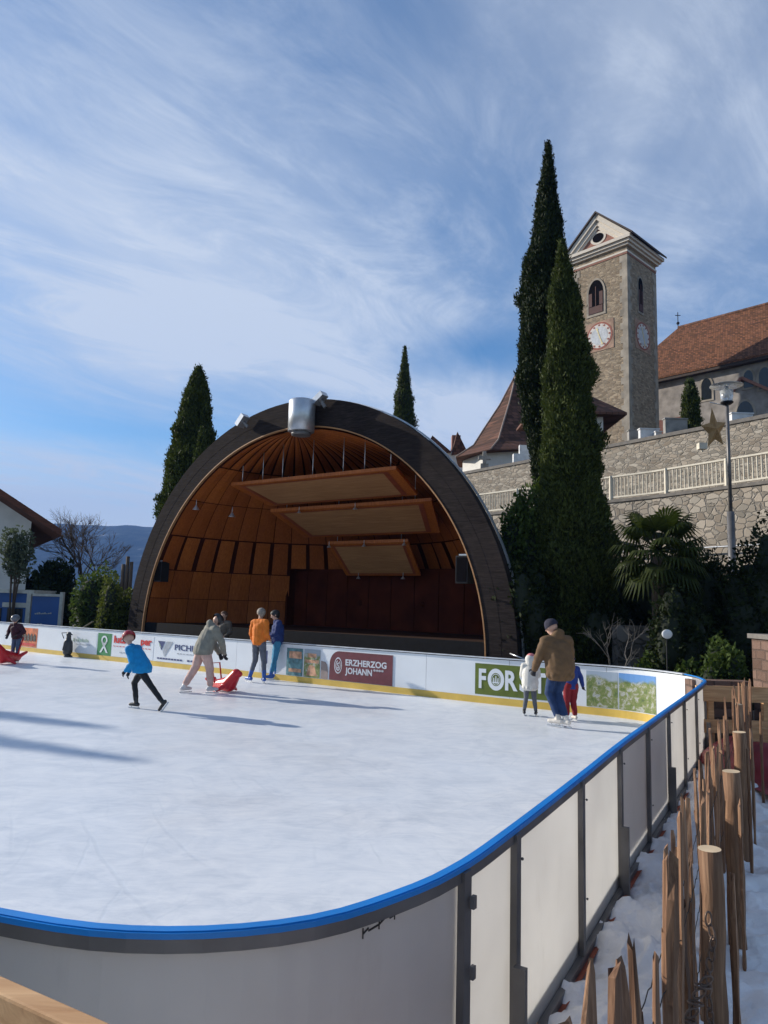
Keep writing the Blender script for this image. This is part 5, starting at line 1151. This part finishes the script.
while s_ < FT-0.6:                                    # a few wide slabs nailed on the walkway side
    p, d = fal(s_); picket(p-Vector((-d.y, d.x, 0))*rs2.uniform(0.15, 0.17)+Vector((0, 0, -0.3)), d, rs2.uniform(0.09, 0.15), 0.03, rs2.uniform(1.1, 1.3), (rs2.uniform(-0.04, 0.04), 0), rs2, rs2.choice((split, split2))); s_ += rs2.uniform(1.0, 1.8)
# tie wires
for z in (0.72, 0.28):
    mb = MB(); 
    for off in (0.075, 0.025):
        mb.tube([fal(a)[0]+Vector((-fal(a)[1].y, fal(a)[1].x, 0))*off+Vector((0, 0, z+0.01*math.sin(a*40))) for a in np.linspace(0.3, FT-0.05, 160)], 0.0022, 5)
    mb.build('tie_wire', darkmetal, fence)
# chain hanging on the near post
rusty = plain('rusty_chain', (0.16, 0.11, 0.085), 0.5, 0.6, 0.3, 30)
mb = MB(); p0 = Vector((1.47, 3.29, 0.74))
def link(mb, c, M, L_=0.030, w=0.016, r_=0.0050):
    pts = []
    for k in range(13): a = 2*math.pi*k/12; pts.append(c+M @ Vector((w*math.cos(a), 0, L_*math.sin(a))))
    mb.tube(pts, r_, 5, cap=False)
for k in range(16):
    c = p0+Vector((-0.008+0.012*math.sin(k*0.7), -0.012*math.sin(k*1.1)-0.006, -0.048*k)); M = Matrix.Rotation(R(90*(k % 2)+20), 3, 'Z') @ Matrix.Rotation(R(18*math.sin(k*1.3)), 3, 'Y'); link(mb, c, M)
for k in range(9):
    c = p0+Vector((-0.035-0.016*k, -0.03, -0.24-0.030*k+0.01*math.sin(k))); M = Matrix.Rotation(R(90*(k % 2)), 3, 'X') @ Matrix.Rotation(R(60), 3, 'Y'); link(mb, c, M)
tag(mb.build('chain', rusty, None, p0), 'rusty thin chain hanging down the near round fence post', 'chain')

# wooden hand rail near the camera, bottom left
a_ = ground(-60, 948, 1.30); b_ = ground(128, 1030, 1.30); d = (b_-a_).normalized(); nn = Vector((-d.y, d.x, 0))
wr = thing('wooden_railing', 'light timber railing beam close to the viewer in the lower left corner', 'railing', a_.xy.to_3d())
mb = MB(); e = b_+d*0.5
M = Matrix.Identity(4)
for i in range(3): M[i][0] = d[i]; M[i][1] = nn[i]; M[i][3] = a_[i]
mb.box((-1.5, -0.045, -0.16), ((e-a_).length, 0.0, 0.0), 0, M); o = mb.build('beam', plank, wr)
bv_ = o.modifiers.new('b', 'BEVEL'); bv_.width = 0.006; bv_.segments = 2
mb = MB(); mb.box((-0.9, -0.14, -1.3), (-0.8, -0.046, -0.02), 0, M); mb.box(((e-a_).length-0.2, -0.14, -1.3), ((e-a_).length-0.1, -0.046, -0.02), 0, M); mb.build('post', plank, wr)

# ---------------------------------------------------------------- people
def caps(bm_, p, q, r1, r2, fx=1.0, n=14):
    """tapered capsule as closed mesh appended to MB bm_"""
    p = Vector(p); q = Vector(q); d = (q-p); L_ = d.length
    d = d/L_ if L_ > 1e-6 else Vector((0, 0, 1)); x = d.cross(Vector((0, 1, 0))); x = x.normalized() if x.length > 0.05 else Vector((1, 0, 0)); y = d.cross(x).normalized()
    rings = []
    for k in range(1, 5): a = math.pi/2*(1-k/4); rings.append((p-d*r1*math.sin(a), r1*math.cos(a)))
    for k in range(0, 4): a = math.pi/2*k/4; rings.append((q+d*r2*math.sin(a), r2*math.cos(a)))
    vs = [p-d*r1]; fs = []
    for c, r_ in rings:
        for j in range(n): a = 2*math.pi*j/n; vs.append(c+x*math.cos(a)*r_*fx+y*math.sin(a)*r_)
    vs.append(q+d*r2); m_ = len(rings)
    for j in range(n): fs.append((0, 1+(j+1) % n, 1+j)); fs.append((1+(m_-1)*n+j, 1+(m_-1)*n+(j+1) % n, len(vs)-1))
    for k in range(m_-1):
        for j in range(n): fs.append((1+k*n+j, 1+k*n+(j+1) % n, 1+(k+1)*n+(j+1) % n, 1+(k+1)*n+j))
    bm_.add(vs, fs, 0, True)
def fuse(mb, name, mats, parent, M, voxel=0.014, smooth=4, wrinkle=0.0):
    """union of the closed shapes (local coords) into one skin"""
    me = bpy.data.meshes.new('tmp'); me.from_pydata([tuple(v) for v in mb.v], [], mb.f); o = bpy.data.objects.new('tmp', me); C.objects.link(o)
    rm = o.modifiers.new('r', 'REMESH'); rm.mode = 'VOXEL'; rm.voxel_size = voxel; rm.use_smooth_shade = True
    sm_ = o.modifiers.new('s', 'SMOOTH'); sm_.iterations = smooth; sm_.factor = 0.5
    bpy.context.view_layer.update(); dg = bpy.context.evaluated_depsgraph_get(); me2 = bpy.data.meshes.new_from_object(o.evaluated_get(dg))
    bpy.data.objects.remove(o); me2.name = name
    if wrinkle:
        for v in me2.vertices:
            c = v.co; k = wrinkle*(math.sin(c.z*55+c.x*25)*0.5+math.sin(c.z*31-c.y*37+1)*0.5+math.sin(c.x*60+c.y*50)*0.3); v.co = c+v.normal*k
    oo = bpy.data.objects.new(name, me2); C.objects.link(oo); oo.parent = parent
    me2.materials.clear()
    for m in (mats if isinstance(mats, (list, tuple)) else [mats]): me2.materials.append(m)
    for p in me2.polygons: p.use_smooth = True
    return oo
skin = plain('skin', (0.50, 0.30, 0.22), 0.5, var=0.06); eyem = plain('eye_dark', (0.02, 0.015, 0.012), 0.2)
def cloth(name, c, rough=0.85): return plain(name, c, rough, var=0.16, scale=9, bump=0.15)
BASEJ = dict(pel=(0, 0, 0.93), che=(0, 0, 1.26), nec=(0, 0.0, 1.47), hed=(0, 0.02, 1.63), sL=(0.185, 0, 1.40), sR=(-0.185, 0, 1.40), eL=(0.24, 0.0, 1.12), eR=(-0.24, 0.0, 1.12), wL=(0.24, 0.06, 0.88), wR=(-0.24, 0.06, 0.88),
             hL=(0.095, 0, 0.90), hR=(-0.095, 0, 0.90), kL=(0.105, 0.03, 0.49), kR=(-0.105, 0.03, 0.49), aL=(0.11, 0, 0.10), aR=(-0.11, 0, 0.10), fL=(0.13, 1, 0), fR=(-0.13, 1, 0), face=(0, 1, 0))
def person(label, loc, heading, H, pose, look, group='people skating on the rink'):
    """local +y is forward; look: dict of cloth options"""
    S = H/1.80; J = {k: Vector(v) for k, v in BASEJ.items()}; J.update({k: Vector(v) for k, v in pose.items()})
    for k in J:
        if k not in ('fL', 'fR', 'face'): J[k] = J[k]*S
    t = thing('person', label, 'person', loc, heading, group); B = look.get('bulk', 1.0); hk = look.get('head', 1.0)
    lift = 0.055*S if look.get('skates', True) else 0
    for k in J:
        if k not in ('fL', 'fR', 'face'): J[k] = J[k]+Vector((0, 0, lift))
    fc = J['face'].normalized(); hr = 0.098*S*hk; hd = J['hed']; side = fc.cross(Vector((0, 0, 1))).normalized(); up = side.cross(fc)
    b = MB()
    # body
    caps(b, J['pel']+Vector((-0.06*S, 0, 0)), J['pel']+Vector((0.06*S, 0, 0)), 0.11*S, 0.11*S); caps(b, J['pel'], J['che'], 0.115*S, 0.125*S, 1.15)
    caps(b, J['che'], J['sL']*0.8+J['sR']*0.2, 0.11*S, 0.07*S); caps(b, J['che'], J['sR']*0.8+J['sL']*0.2, 0.11*S, 0.07*S); caps(b, J['nec']+Vector((0, 0, -0.05*S)), J['hed']+up*-0.03*S, 0.055*S, 0.05*S)
    for s_ in 'LR':
        caps(b, J['s'+s_], J['e'+s_], 0.052*S, 0.04*S); caps(b, J['e'+s_], J['w'+s_], 0.04*S, 0.027*S); caps(b, J['h'+s_], J['k'+s_], 0.078*S, 0.052*S); caps(b, J['k'+s_], J['a'+s_], 0.05*S, 0.035*S)
    # skull, jaw, nose, ears, brow
    caps(b, hd+up*0.025*S-fc*0.012*S, hd+up*0.026*S+fc*0.012*S, hr*0.98, hr*0.93); caps(b, hd-up*0.03*S+fc*0.02*S, hd-up*0.066*S+fc*0.045*S, hr*0.70, hr*0.42)
    caps(b, hd+fc*hr*0.93+up*0.012*S, hd+fc*hr*1.16-up*0.018*S, 0.010*S, 0.016*S); 
    for k in (-1, 1): caps(b, hd+side*hr*0.95*k+up*0.012*S, hd+side*hr*0.98*k-up*0.018*S, 0.014*S, 0.011*S); caps(b, hd+fc*hr*0.86+side*0.02*k*S+up*0.030*S, hd+fc*hr*0.80+side*0.05*k*S+up*0.030*S, 0.012*S, 0.010*S)
    caps(b, hd+fc*hr*0.90-up*0.050*S-side*0.018*S, hd+fc*hr*0.90-up*0.050*S+side*0.018*S, 0.009*S, 0.009*S)
    fuse(b, 'body', look.get('skin', skin), t, None, 0.011*S, 3)
    e = MB()
    for k in (-1, 1): e.ball(hd+fc*hr*0.90+side*0.033*S*k+up*0.010*S, 0.011*S, 0, 8)
    oo = e.build('eyes', eyem); oo.parent = t
    # hands with five fingers
    for s_ in 'LR':
        h = MB(); w = J['w'+s_]; d = (w-J['e'+s_]).normalized(); hn = Vector(look.get('palm'+s_, (0, 0, 1))); ac = d.cross(fc if abs(d.dot(fc)) < 0.8 else Vector((0, 0, 1))).normalized(); ac2 = d.cross(ac).normalized(); k_ = S*(1.25 if look.get('gloves') else 1.0)
        caps(h, w+d*0.01*k_, w+d*0.07*k_, 0.026*k_, 0.034*k_, 1.0)
        for j, (o_, l_) in enumerate(((-0.03, 0.062), (-0.010, 0.074), (0.010, 0.070), (0.028, 0.054))):
            r_ = w+d*0.078*k_+ac2*o_*k_; m1 = r_+d*l_*0.5*k_+ac*0.012*k_; m2 = m1+(d*0.6+ac*0.8).normalized()*l_*0.5*k_; caps(h, r_, m1, 0.010*k_, 0.0095*k_, n=8); caps(h, m1, m2, 0.0095*k_, 0.008*k_, n=8)
        r_ = w+d*0.03*k_-ac2*0.03*k_; m1 = r_+(d*0.6-ac2*0.8)*0.035*k_; caps(h, r_, m1, 0.013*k_, 0.011*k_, n=8); caps(h, m1, m1+(d*0.95+ac*0.3)*0.03*k_, 0.011*k_, 0.009*k_, n=8)
        fuse(h, 'glove' if look.get('gloves') else 'hand', look.get('gloves') or look.get('skin', skin), t, None, 0.0055*k_, 1)
    # jacket
    j = MB(); hem = J['pel'].lerp(J['che'], look.get('hem', 0.0)); fl = look.get('flare', 1.0); R0 = 0.15*S*B
    caps(j, hem, J['che'], R0*fl, R0*1.02, 1.18); caps(j, J['che'], J['sL'].lerp(J['sR'], 0.18), 0.135*S*B, 0.085*S*B); caps(j, J['che'], J['sR'].lerp(J['sL'], 0.18), 0.135*S*B, 0.085*S*B)
    caps(j, J['sL'], J['sR'], 0.08*S*B, 0.08*S*B); caps(j, J['che'], J['nec']+Vector((0, 0, -0.03*S)), 0.13*S*B, 0.075*S*B)
    for s_ in 'LR':
        caps(j, J['s'+s_], J['e'+s_], 0.078*S*B, 0.062*S*B); caps(j, J['e'+s_], J['e'+s_].lerp(J['w'+s_], 0.97), 0.062*S*B, 0.046*S*B)
    if look.get('hood'):
        caps(j, J['nec']-fc*0.07*S, J['nec']-fc*0.09*S+Vector((0, 0, 0.05*S)), 0.10*S, 0.075*S, 1.25)
    if look.get('skirt'):
        for a in range(10):
            an = 2*math.pi*a/10; o_ = Vector((math.cos(an)*0.125*S*B, math.sin(an)*0.10*S*B, 0)); lo = hem+Vector((0, 0, -look['skirt']*S)); caps(j, hem+o_, lo+o_*1.22, 0.075*S, 0.06*S)
        caps(j, hem, hem+Vector((0, 0, -look['skirt']*S)), R0*0.95, R0*0.98, 1.15)
    jo = fuse(j, 'jacket', look['jacket'], t, None, 0.015*S, 3, 0.0055*S)
    lim = hem+Vector((0, 0, -(look.get('skirt', 0)+0.085)*S)); below = [v for v in jo.data.vertices if v.co.z < lim.z and min((v.co-J['w'+q]).length for q in 'LR') > 0.16*S]
    for v in below: v.co.z = lim.z+(v.co.z-lim.z)*0.12
    # trousers
    tr = MB(); T = look.get('tb', 1.0)
    caps(tr, J['pel']+Vector((-0.06*S, 0, 0.02*S)), J['pel']+Vector((0.06*S, 0, 0.02*S)), 0.128*S*T, 0.128*S*T)
    for s_ in 'LR':
        an = J['k'+s_].lerp(J['a'+s_], look.get('leg', 0.86)); caps(tr, J['h'+s_], J['k'+s_], 0.103*S*T, 0.072*S*T); caps(tr, J['k'+s_], an, 0.072*S*T, 0.058*S*T)
    fuse(tr, 'trousers', look['trousers'], t, None, 0.014*S, 3, 0.004*S)
    # boots / skates
    for s_ in 'LR':
        f = Vector((J['f'+s_].x, J['f'+s_].y, J['f'+s_].z)).normalized(); a = J['a'+s_]; sh = (a-J['k'+s_]).normalized(); bo = MB(); sole = a-Vector((0, 0, 0.055*S)) if abs(sh.z) > 0.8 else a+sh*0.055*S
        caps(bo, a-sh*0.15*S, a, 0.058*S, 0.050*S); caps(bo, sole-f*0.05*S, sole+f*0.06*S, 0.046*S, 0.044*S); caps(bo, sole+f*0.06*S, sole+f*0.16*S-Vector((0, 0, 0.008*S)), 0.044*S, 0.034*S)
        fuse(bo, 'skate_boot' if look.get('skates', True) else 'boot', look['boots'], t, None, 0.010*S, 2)
        if look.get('skates', True):
            bl = MB(); u_ = (Vector((0, 0, 1)) if abs(sh.z) > 0.8 else -sh); c0 = sole-u_*0.045*S
            bl.bar(c0-f*0.11*S-u_*0.034*S, c0+f*0.20*S-u_*0.034*S, 0.006, 0.026*S, up=u_); bl.bar(c0-f*0.07*S, c0-f*0.07*S-u_*0.03*S, 0.012); bl.bar(c0+f*0.12*S, c0+f*0.12*S-u_*0.03*S, 0.012)
            ob = bl.build('skate_blade', galv_l); ob.parent = t
    # headgear
    hg = look.get('hat'); m_ = MB()
    if hg == 'helmet':
        caps(m_, hd+up*0.045*S-fc*0.03*S, hd+up*0.04*S+fc*0.02*S, hr*1.24, hr*1.18); o = fuse(m_, 'helmet', look['hatm'], t, None, 0.012*S, 2); cut(o, hd-up*0.035*S, up+fc*0.75)
        m_ = MB(); m_.tube([hd+side*hr*1.02+up*0.01*S, hd-up*0.095*S+fc*0.03*S+side*0.03*S, hd-up*0.10*S+fc*0.035*S-side*0.03*S, hd-side*hr*1.02+up*0.01*S], 0.005, 5); ob = m_.build('chin_strap', darkmetal); ob.parent = t
    elif hg == 'beanie':
        caps(m_, hd+up*0.05*S-fc*0.02*S, hd+up*0.06*S+fc*0.005*S, hr*1.16, hr*1.12); caps(m_, hd+up*0.02*S-fc*0.02*S, hd+up*0.03*S, hr*1.17, hr*1.17); o = fuse(m_, 'beanie', look['hatm'], t, None, 0.012*S, 2); cut(o, hd+up*0.012*S, up+fc*0.25)
    elif hg == 'hair':
        caps(m_, hd+up*0.035*S-fc*0.03*S, hd+up*0.04*S+fc*0.01*S, hr*1.10, hr*1.06); caps(m_, hd-fc*0.05*S, hd-fc*0.05*S-up*0.035*S, hr*0.85, hr*0.66); o = fuse(m_, 'hair', look['hatm'], t, None, 0.011*S, 1, 0.002)
        cut(o, hd+fc*hr*0.45, -fc+up*0.9)
    if look.get('hoodup'):
        m_ = MB(); caps(m_, hd-fc*0.03*S+up*0.01*S, hd-fc*0.01*S+up*0.03*S, hr*1.3, hr*1.25); caps(m_, hd-fc*0.03*S, J['nec'], hr*1.2, hr*1.15); o = fuse(m_, 'hood', look['jacket'], t, None, 0.013*S, 2, 0.002); cut(o, hd+fc*hr*0.75, -fc+up*0.2)
    return t
def cut(o, p, n):
    """keep the side of the plane that n points to"""
    bm = bmesh.new(); bm.from_mesh(o.data); r = bmesh.ops.bisect_plane(bm, geom=bm.verts[:]+bm.edges[:]+bm.faces[:], plane_co=p, plane_no=n, clear_inner=True)
    bm.to_mesh(o.data); bm.free()
def G0(px, py): p = ground(px, py, 0); return Vector((p.x, p.y, 0.0))
def head_to(vx, vy): return math.atan2(-vx, vy)        # rotation so local +y points along (vx, vy)
# boy in blue, skating to the left
person('child in bright blue jacket and red helmet pushing off with one leg on the ice', G0(137, 709), head_to(-0.97, 0.2), 1.46,
       dict(pel=(0, -0.04, 0.88), che=(0.0, 0.14, 1.17), nec=(0, 0.25, 1.36), hed=(0, 0.35, 1.52), sL=(0.19, 0.20, 1.29), sR=(-0.19, 0.20, 1.29), eL=(0.24, 0.30, 1.02), eR=(-0.25, 0.05, 1.0), wL=(0.2, 0.38, 0.76), wR=(-0.22, 0.22, 0.82),
            hL=(0.09, -0.04, 0.86), hR=(-0.09, -0.04, 0.86), kL=(0.10, 0.17, 0.52), aL=(0.08, 0.08, 0.09), kR=(-0.12, -0.34, 0.53), aR=(-0.16, -0.70, 0.17), fL=(0.1, 1, 0), fR=(-0.1, 0.5, -0.75), face=(0.75, 0.7, -0.1)),
       dict(jacket=cloth('jacket_blue', (0.0, 0.21, 0.48)), trousers=cloth('trousers_black', (0.012, 0.012, 0.014)), boots=plain('boots_black', (0.015, 0.015, 0.017), 0.4), hat='helmet', hatm=plain('helmet_red', (0.30, 0.012, 0.018), 0.3, var=0.1), gloves=cloth('glove_black', (0.015, 0.015, 0.02)), bulk=1.22, hem=-0.1, flare=1.2, head=1.3))
# girl with grey jacket bending over the red seal
person('bending skater in grey green jacket and pale pink trousers pushing a red sliding aid', G0(205, 693), head_to(0.78, 0.62), 1.80,
       dict(pel=(0, -0.10, 0.90), che=(0, 0.02, 1.20), nec=(0, 0.09, 1.38), hed=(0, 0.19, 1.52), sL=(0.18, 0.07, 1.34), sR=(-0.18, 0.07, 1.34), eL=(0.24, 0.22, 1.05), eR=(-0.24, 0.24, 1.05), wL=(0.17, 0.32, 0.82), wR=(-0.15, 0.35, 0.80),
            hL=(0.09, -0.10, 0.88), hR=(-0.09, -0.10, 0.88), kL=(0.12, 0.02, 0.50), aL=(0.14, 0.05, 0.10), kR=(-0.14, -0.20, 0.50), aR=(-0.18, -0.42, 0.10), fL=(0.1, 1, 0), fR=(-0.1, 1, 0), face=(0, 0.8, -0.6)),
       dict(jacket=cloth('jacket_sage', (0.20, 0.19, 0.155)), trousers=cloth('trousers_blush', (0.52, 0.34, 0.29)), boots=plain('boots_white', (0.55, 0.53, 0.52), 0.4), hat='helmet', hatm=plain('helmet_black', (0.012, 0.012, 0.014), 0.3), gloves=MATS['glove_black'], bulk=1.28, hem=-0.08, flare=1.12, hood=True, leg=0.84, tb=1.28, head=1.05))
person('man in orange jacket and grey trousers with blue skates standing by the boards', G0(257, 683), head_to(0.45, 0.9), 1.86,
       dict(sL=(0.19, -0.02, 1.42), eL=(0.25, -0.05, 1.14), eR=(-0.25, 0.0, 1.15), wL=(0.16, 0.17, 1.02), wR=(-0.25, 0.10, 0.93), kL=(0.13, 0.05, 0.50), aL=(0.20, 0.0, 0.10), kR=(-0.12, 0.05, 0.50), aR=(-0.20, -0.03, 0.10), fL=(-0.7, 0.6, 0), fR=(-0.9, 0.3, 0), face=(-0.75, 0.6, -0.05)),
       dict(jacket=cloth('jacket_orange', (0.62, 0.16, 0.012)), trousers=cloth('trousers_grey', (0.10, 0.11, 0.135)), boots=plain('boots_blue', (0.02, 0.09, 0.35), 0.4), hat='hair', hatm=plain('hair_grey', (0.22, 0.19, 0.16), 0.8, var=0.3, scale=30), bulk=1.06, hem=0.05, flare=1.0, leg=0.70, tb=0.98))
person('dark haired skater in navy jacket and light blue trousers facing the man in orange', G0(275.5, 680), head_to(-0.85, -0.2), 1.84,
       dict(nec=(0, 0.05, 1.47), hed=(0, 0.09, 1.60), eL=(0.23, 0.05, 1.14), eR=(-0.23, 0.05, 1.14), wL=(0.12, 0.26, 1.05), wR=(-0.12, 0.26, 1.05), kL=(0.11, 0.05, 0.50), aL=(0.12, -0.02, 0.10), kR=(-0.11, 0.05, 0.50), aR=(-0.13, 0.14, 0.10), face=(0, 0.9, -0.35)),
       dict(jacket=cloth('jacket_navy', (0.012, 0.03, 0.13)), trousers=cloth('trousers_light_blue', (0.035, 0.19, 0.33)), boots=MATS['boots_blue'], hat='hair', hatm=plain('hair_black', (0.012, 0.01, 0.012), 0.6), gloves=MATS['glove_black'], bulk=1.08, hem=0.02, leg=0.80))
p4 = at(223, 640, 21.6); person('person in muted grey top standing behind the boards next to the shell stage', Vector((p4.x, 21.6, 0.0)), head_to(-0.3, -0.9), 1.76,
       dict(wL=(0.2, 0.25, 1.0), wR=(-0.2, 0.25, 1.0)), dict(jacket=cloth('jacket_taupe', (0.11, 0.09, 0.07)), trousers=MATS['trousers_black'], boots=MATS['boots_black'], hat='hair', hatm=plain('hair_brown', (0.10, 0.05, 0.03), 0.8), skates=False), 'people around the rink')
person('child in dark red jacket and grey helmet with red sliding aid, left edge', G0(14.5, 663), head_to(-0.25, -0.95), 1.42,
       dict(che=(0, 0.08, 1.22), nec=(0, 0.13, 1.42), hed=(0, 0.18, 1.58), sL=(0.19, 0.1, 1.35), sR=(-0.19, 0.1, 1.35), eL=(0.36, 0.05, 1.12), eR=(-0.36, 0.05, 1.12), wL=(0.22, 0.24, 0.98), wR=(-0.22, 0.24, 0.98)),
       dict(jacket=cloth('jacket_dark_red', (0.035, 0.006, 0.014)), trousers=cloth('trousers_blue_grey', (0.06, 0.10, 0.17)), boots=MATS['boots_black'], hat='helmet', hatm=plain('helmet_grey', (0.10, 0.11, 0.13), 0.3), gloves=MATS['glove_black'], bulk=1.2, head=1.25))
person('adult in brown hooded coat, dark beanie and jeans skating between two children', G0(557, 727), head_to(-0.25, 0.97), 1.90,
       dict(pel=(0.05, -0.02, 0.93), che=(0.03, 0.05, 1.23), nec=(0.0, 0.08, 1.43), hed=(-0.03, 0.13, 1.58), sL=(0.20, 0.06, 1.36) if False else (-0.18, 0.06, 1.35), sR=(0.22, 0.04, 1.37), eL=(-0.29, 0.10, 1.08), wL=(-0.30, 0.22, 0.88), eR=(0.33, 0.14, 1.12), wR=(0.34, 0.30, 0.95),
            hL=(-0.06, -0.02, 0.90), hR=(0.13, -0.02, 0.90), kL=(-0.10, 0.10, 0.50), aL=(0.0, -0.04, 0.10), kR=(0.06, 0.08, 0.50), aR=(0.10, -0.12, 0.10), fL=(-0.6, 0.8, 0), fR=(-0.5, 0.8, 0), face=(-0.55, 0.8, -0.3)),
       dict(jacket=cloth('coat_brown', (0.125, 0.070, 0.030)), trousers=cloth('jeans_blue', (0.012, 0.035, 0.105)), boots=plain('boots_cream', (0.62, 0.58, 0.52), 0.4), hat='beanie', hatm=cloth('beanie_navy', (0.012, 0.012, 0.03)), gloves=MATS['glove_black'], bulk=1.30, hem=0.0, flare=1.15, skirt=0.13, hood=True))
person('small child in white hooded coat with pink hat left of the adult in brown', G0(530, 716), head_to(0.25, 0.97), 1.17,
       dict(hed=(0.02, 0.04, 1.60), eL=(0.24, 0.1, 1.14), wL=(0.17, 0.27, 1.05), eR=(-0.25, 0.1, 1.13), wR=(-0.2, 0.27, 1.05), kL=(0.12, 0.02, 0.46), aL=(0.17, 0, 0.1), kR=(-0.12, 0.02, 0.46), aR=(-0.17, 0.0, 0.1), face=(0.7, 0.7, -0.1)),
       dict(jacket=cloth('coat_white', (0.62, 0.60, 0.55)), trousers=cloth('trousers_slate', (0.10, 0.11, 0.13)), boots=MATS['boots_black'], hat='beanie', hatm=cloth('hat_pink', (0.62, 0.20, 0.20)), hoodup=True, gloves=MATS['glove_black'], bulk=1.25, hem=-0.1, flare=1.15, skirt=0.12, head=1.2))
person('child in blue jacket and dark red trousers half hidden behind the brown coated adult', G0(571, 721), head_to(-0.2, 0.97), 1.18,
       dict(eR=(0.32, 0.0, 1.14), wR=(0.40, 0.06, 0.93), sR=(0.19, 0, 1.40), sL=(-0.19, 0, 1.40), eL=(-0.24, 0.1, 1.13), wL=(-0.24, 0.25, 1.03), hR=(0.1, 0, 0.9), hL=(-0.1, 0, 0.9), kL=(-0.10, 0.06, 0.48), kR=(0.10, 0.06, 0.48), aL=(-0.15, -0.05, 0.1), aR=(0.14, 0.02, 0.1)),
       dict(jacket=cloth('jacket_royal', (0.01, 0.035, 0.20)), trousers=cloth('trousers_red', (0.20, 0.008, 0.015)), boots=MATS['boots_cream'], hat='beanie', hatm=MATS['beanie_navy'], gloves=MATS['glove_black'], bulk=1.15, head=1.2, tb=1.3))

# sliding aids
redplastic = plain('red_plastic', (0.52, 0.012, 0.018), 0.35, var=0.08)
def seal(label, loc, rz, sc__=1.0):
    b = MB(); k = sc__
    caps(b, (-0.42*k, 0, 0.16*k), (0.15*k, 0, 0.22*k), 0.12*k, 0.20*k); caps(b, (0.15*k, 0, 0.22*k), (0.40*k, 0, 0.50*k), 0.20*k, 0.13*k); caps(b, (0.40*k, 0, 0.50*k), (0.53*k, 0, 0.50*k), 0.125*k, 0.08*k)
    caps(b, (-0.42*k, 0.02, 0.16*k), (-0.62*k, 0.14*k, 0.30*k), 0.07*k, 0.04*k); caps(b, (-0.42*k, -0.02, 0.16*k), (-0.62*k, -0.14*k, 0.30*k), 0.07*k, 0.04*k)
    for s_ in (-1, 1): caps(b, (0.10*k, 0.15*k*s_, 0.16*k), (0.02*k, 0.36*k*s_, 0.04*k), 0.07*k, 0.035*k)
    t = thing('sliding_aid', label, 'skating aid', loc, rz, 'red seal shaped sliding aids'); fuse(b, 'body', redplastic, t, None, 0.018*k, 3)
    h = MB(); h.tube([(-0.30*k, -0.12*k, 0.22*k), (-0.45*k, -0.14*k, 0.72*k), (-0.45*k, 0.14*k, 0.72*k), (-0.30*k, 0.12*k, 0.22*k)], 0.022*k, 8); ob = h.build('handle', redplastic); ob.parent = t; return t
seal('red plastic seal shaped sliding aid in front of the bending skater', G0(225, 692), R(-38), 0.86)
seal('red plastic seal shaped sliding aid held by the child at left edge', G0(5, 664), R(-105), 1.05)
pt = thing('penguin_figure', 'dark penguin shaped skating aid standing on the ice before the white boards', 'skating aid', G0(67, 657), R(-20))
b = MB(); caps(b, (0, 0, 0.2), (0, 0, 0.45), 0.165, 0.15); caps(b, (0, 0, 0.45), (0, 0, 0.66), 0.13, 0.075); caps(b, (0, 0, 0.74), (0.01, 0, 0.76), 0.085, 0.08); caps(b, (0.05, 0, 0.76), (0.17, 0, 0.74), 0.035, 0.014)
for s_ in (-1, 1): caps(b, (0, 0.13*s_, 0.52), (-0.02, 0.19*s_, 0.25), 0.04, 0.03); caps(b, (0.0, 0.08*s_, 0.03), (0.12, 0.09*s_, 0.025), 0.05, 0.03)
fuse(b, 'body', plain('penguin_dark', (0.03, 0.032, 0.035), 0.4), pt, None, 0.015, 3)
h = MB(); h.tube([(-0.05, -0.16, 0.62), (-0.12, -0.2, 0.80), (-0.12, 0.2, 0.80), (-0.05, 0.16, 0.62)], 0.014, 6); ob = h.build('handle', darkmetal); ob.parent = pt

# ---------------------------------------------------------------- haze
hz = MB(); hz.box((-3000, -200, -2.0), (3000, 3200, 430)); ho = hz.build('haze', None) if False else None
hm = bpy.data.materials.new('haze'); hm.use_nodes = True; hn = hm.node_tree.nodes; hn.clear(); ou = hn.new('ShaderNodeOutputMaterial'); pv = hn.new('ShaderNodeVolumePrincipled')
pv.inputs['Color'].default_value = (0.14, 0.36, 0.90, 1); pv.inputs['Density'].default_value = 0.00020; pv.inputs['Anisotropy'].default_value = 0.0
hm.node_tree.links.new(pv.outputs[0], ou.inputs['Volume']); tag(hz.build('haze', hm), kind='stuff')
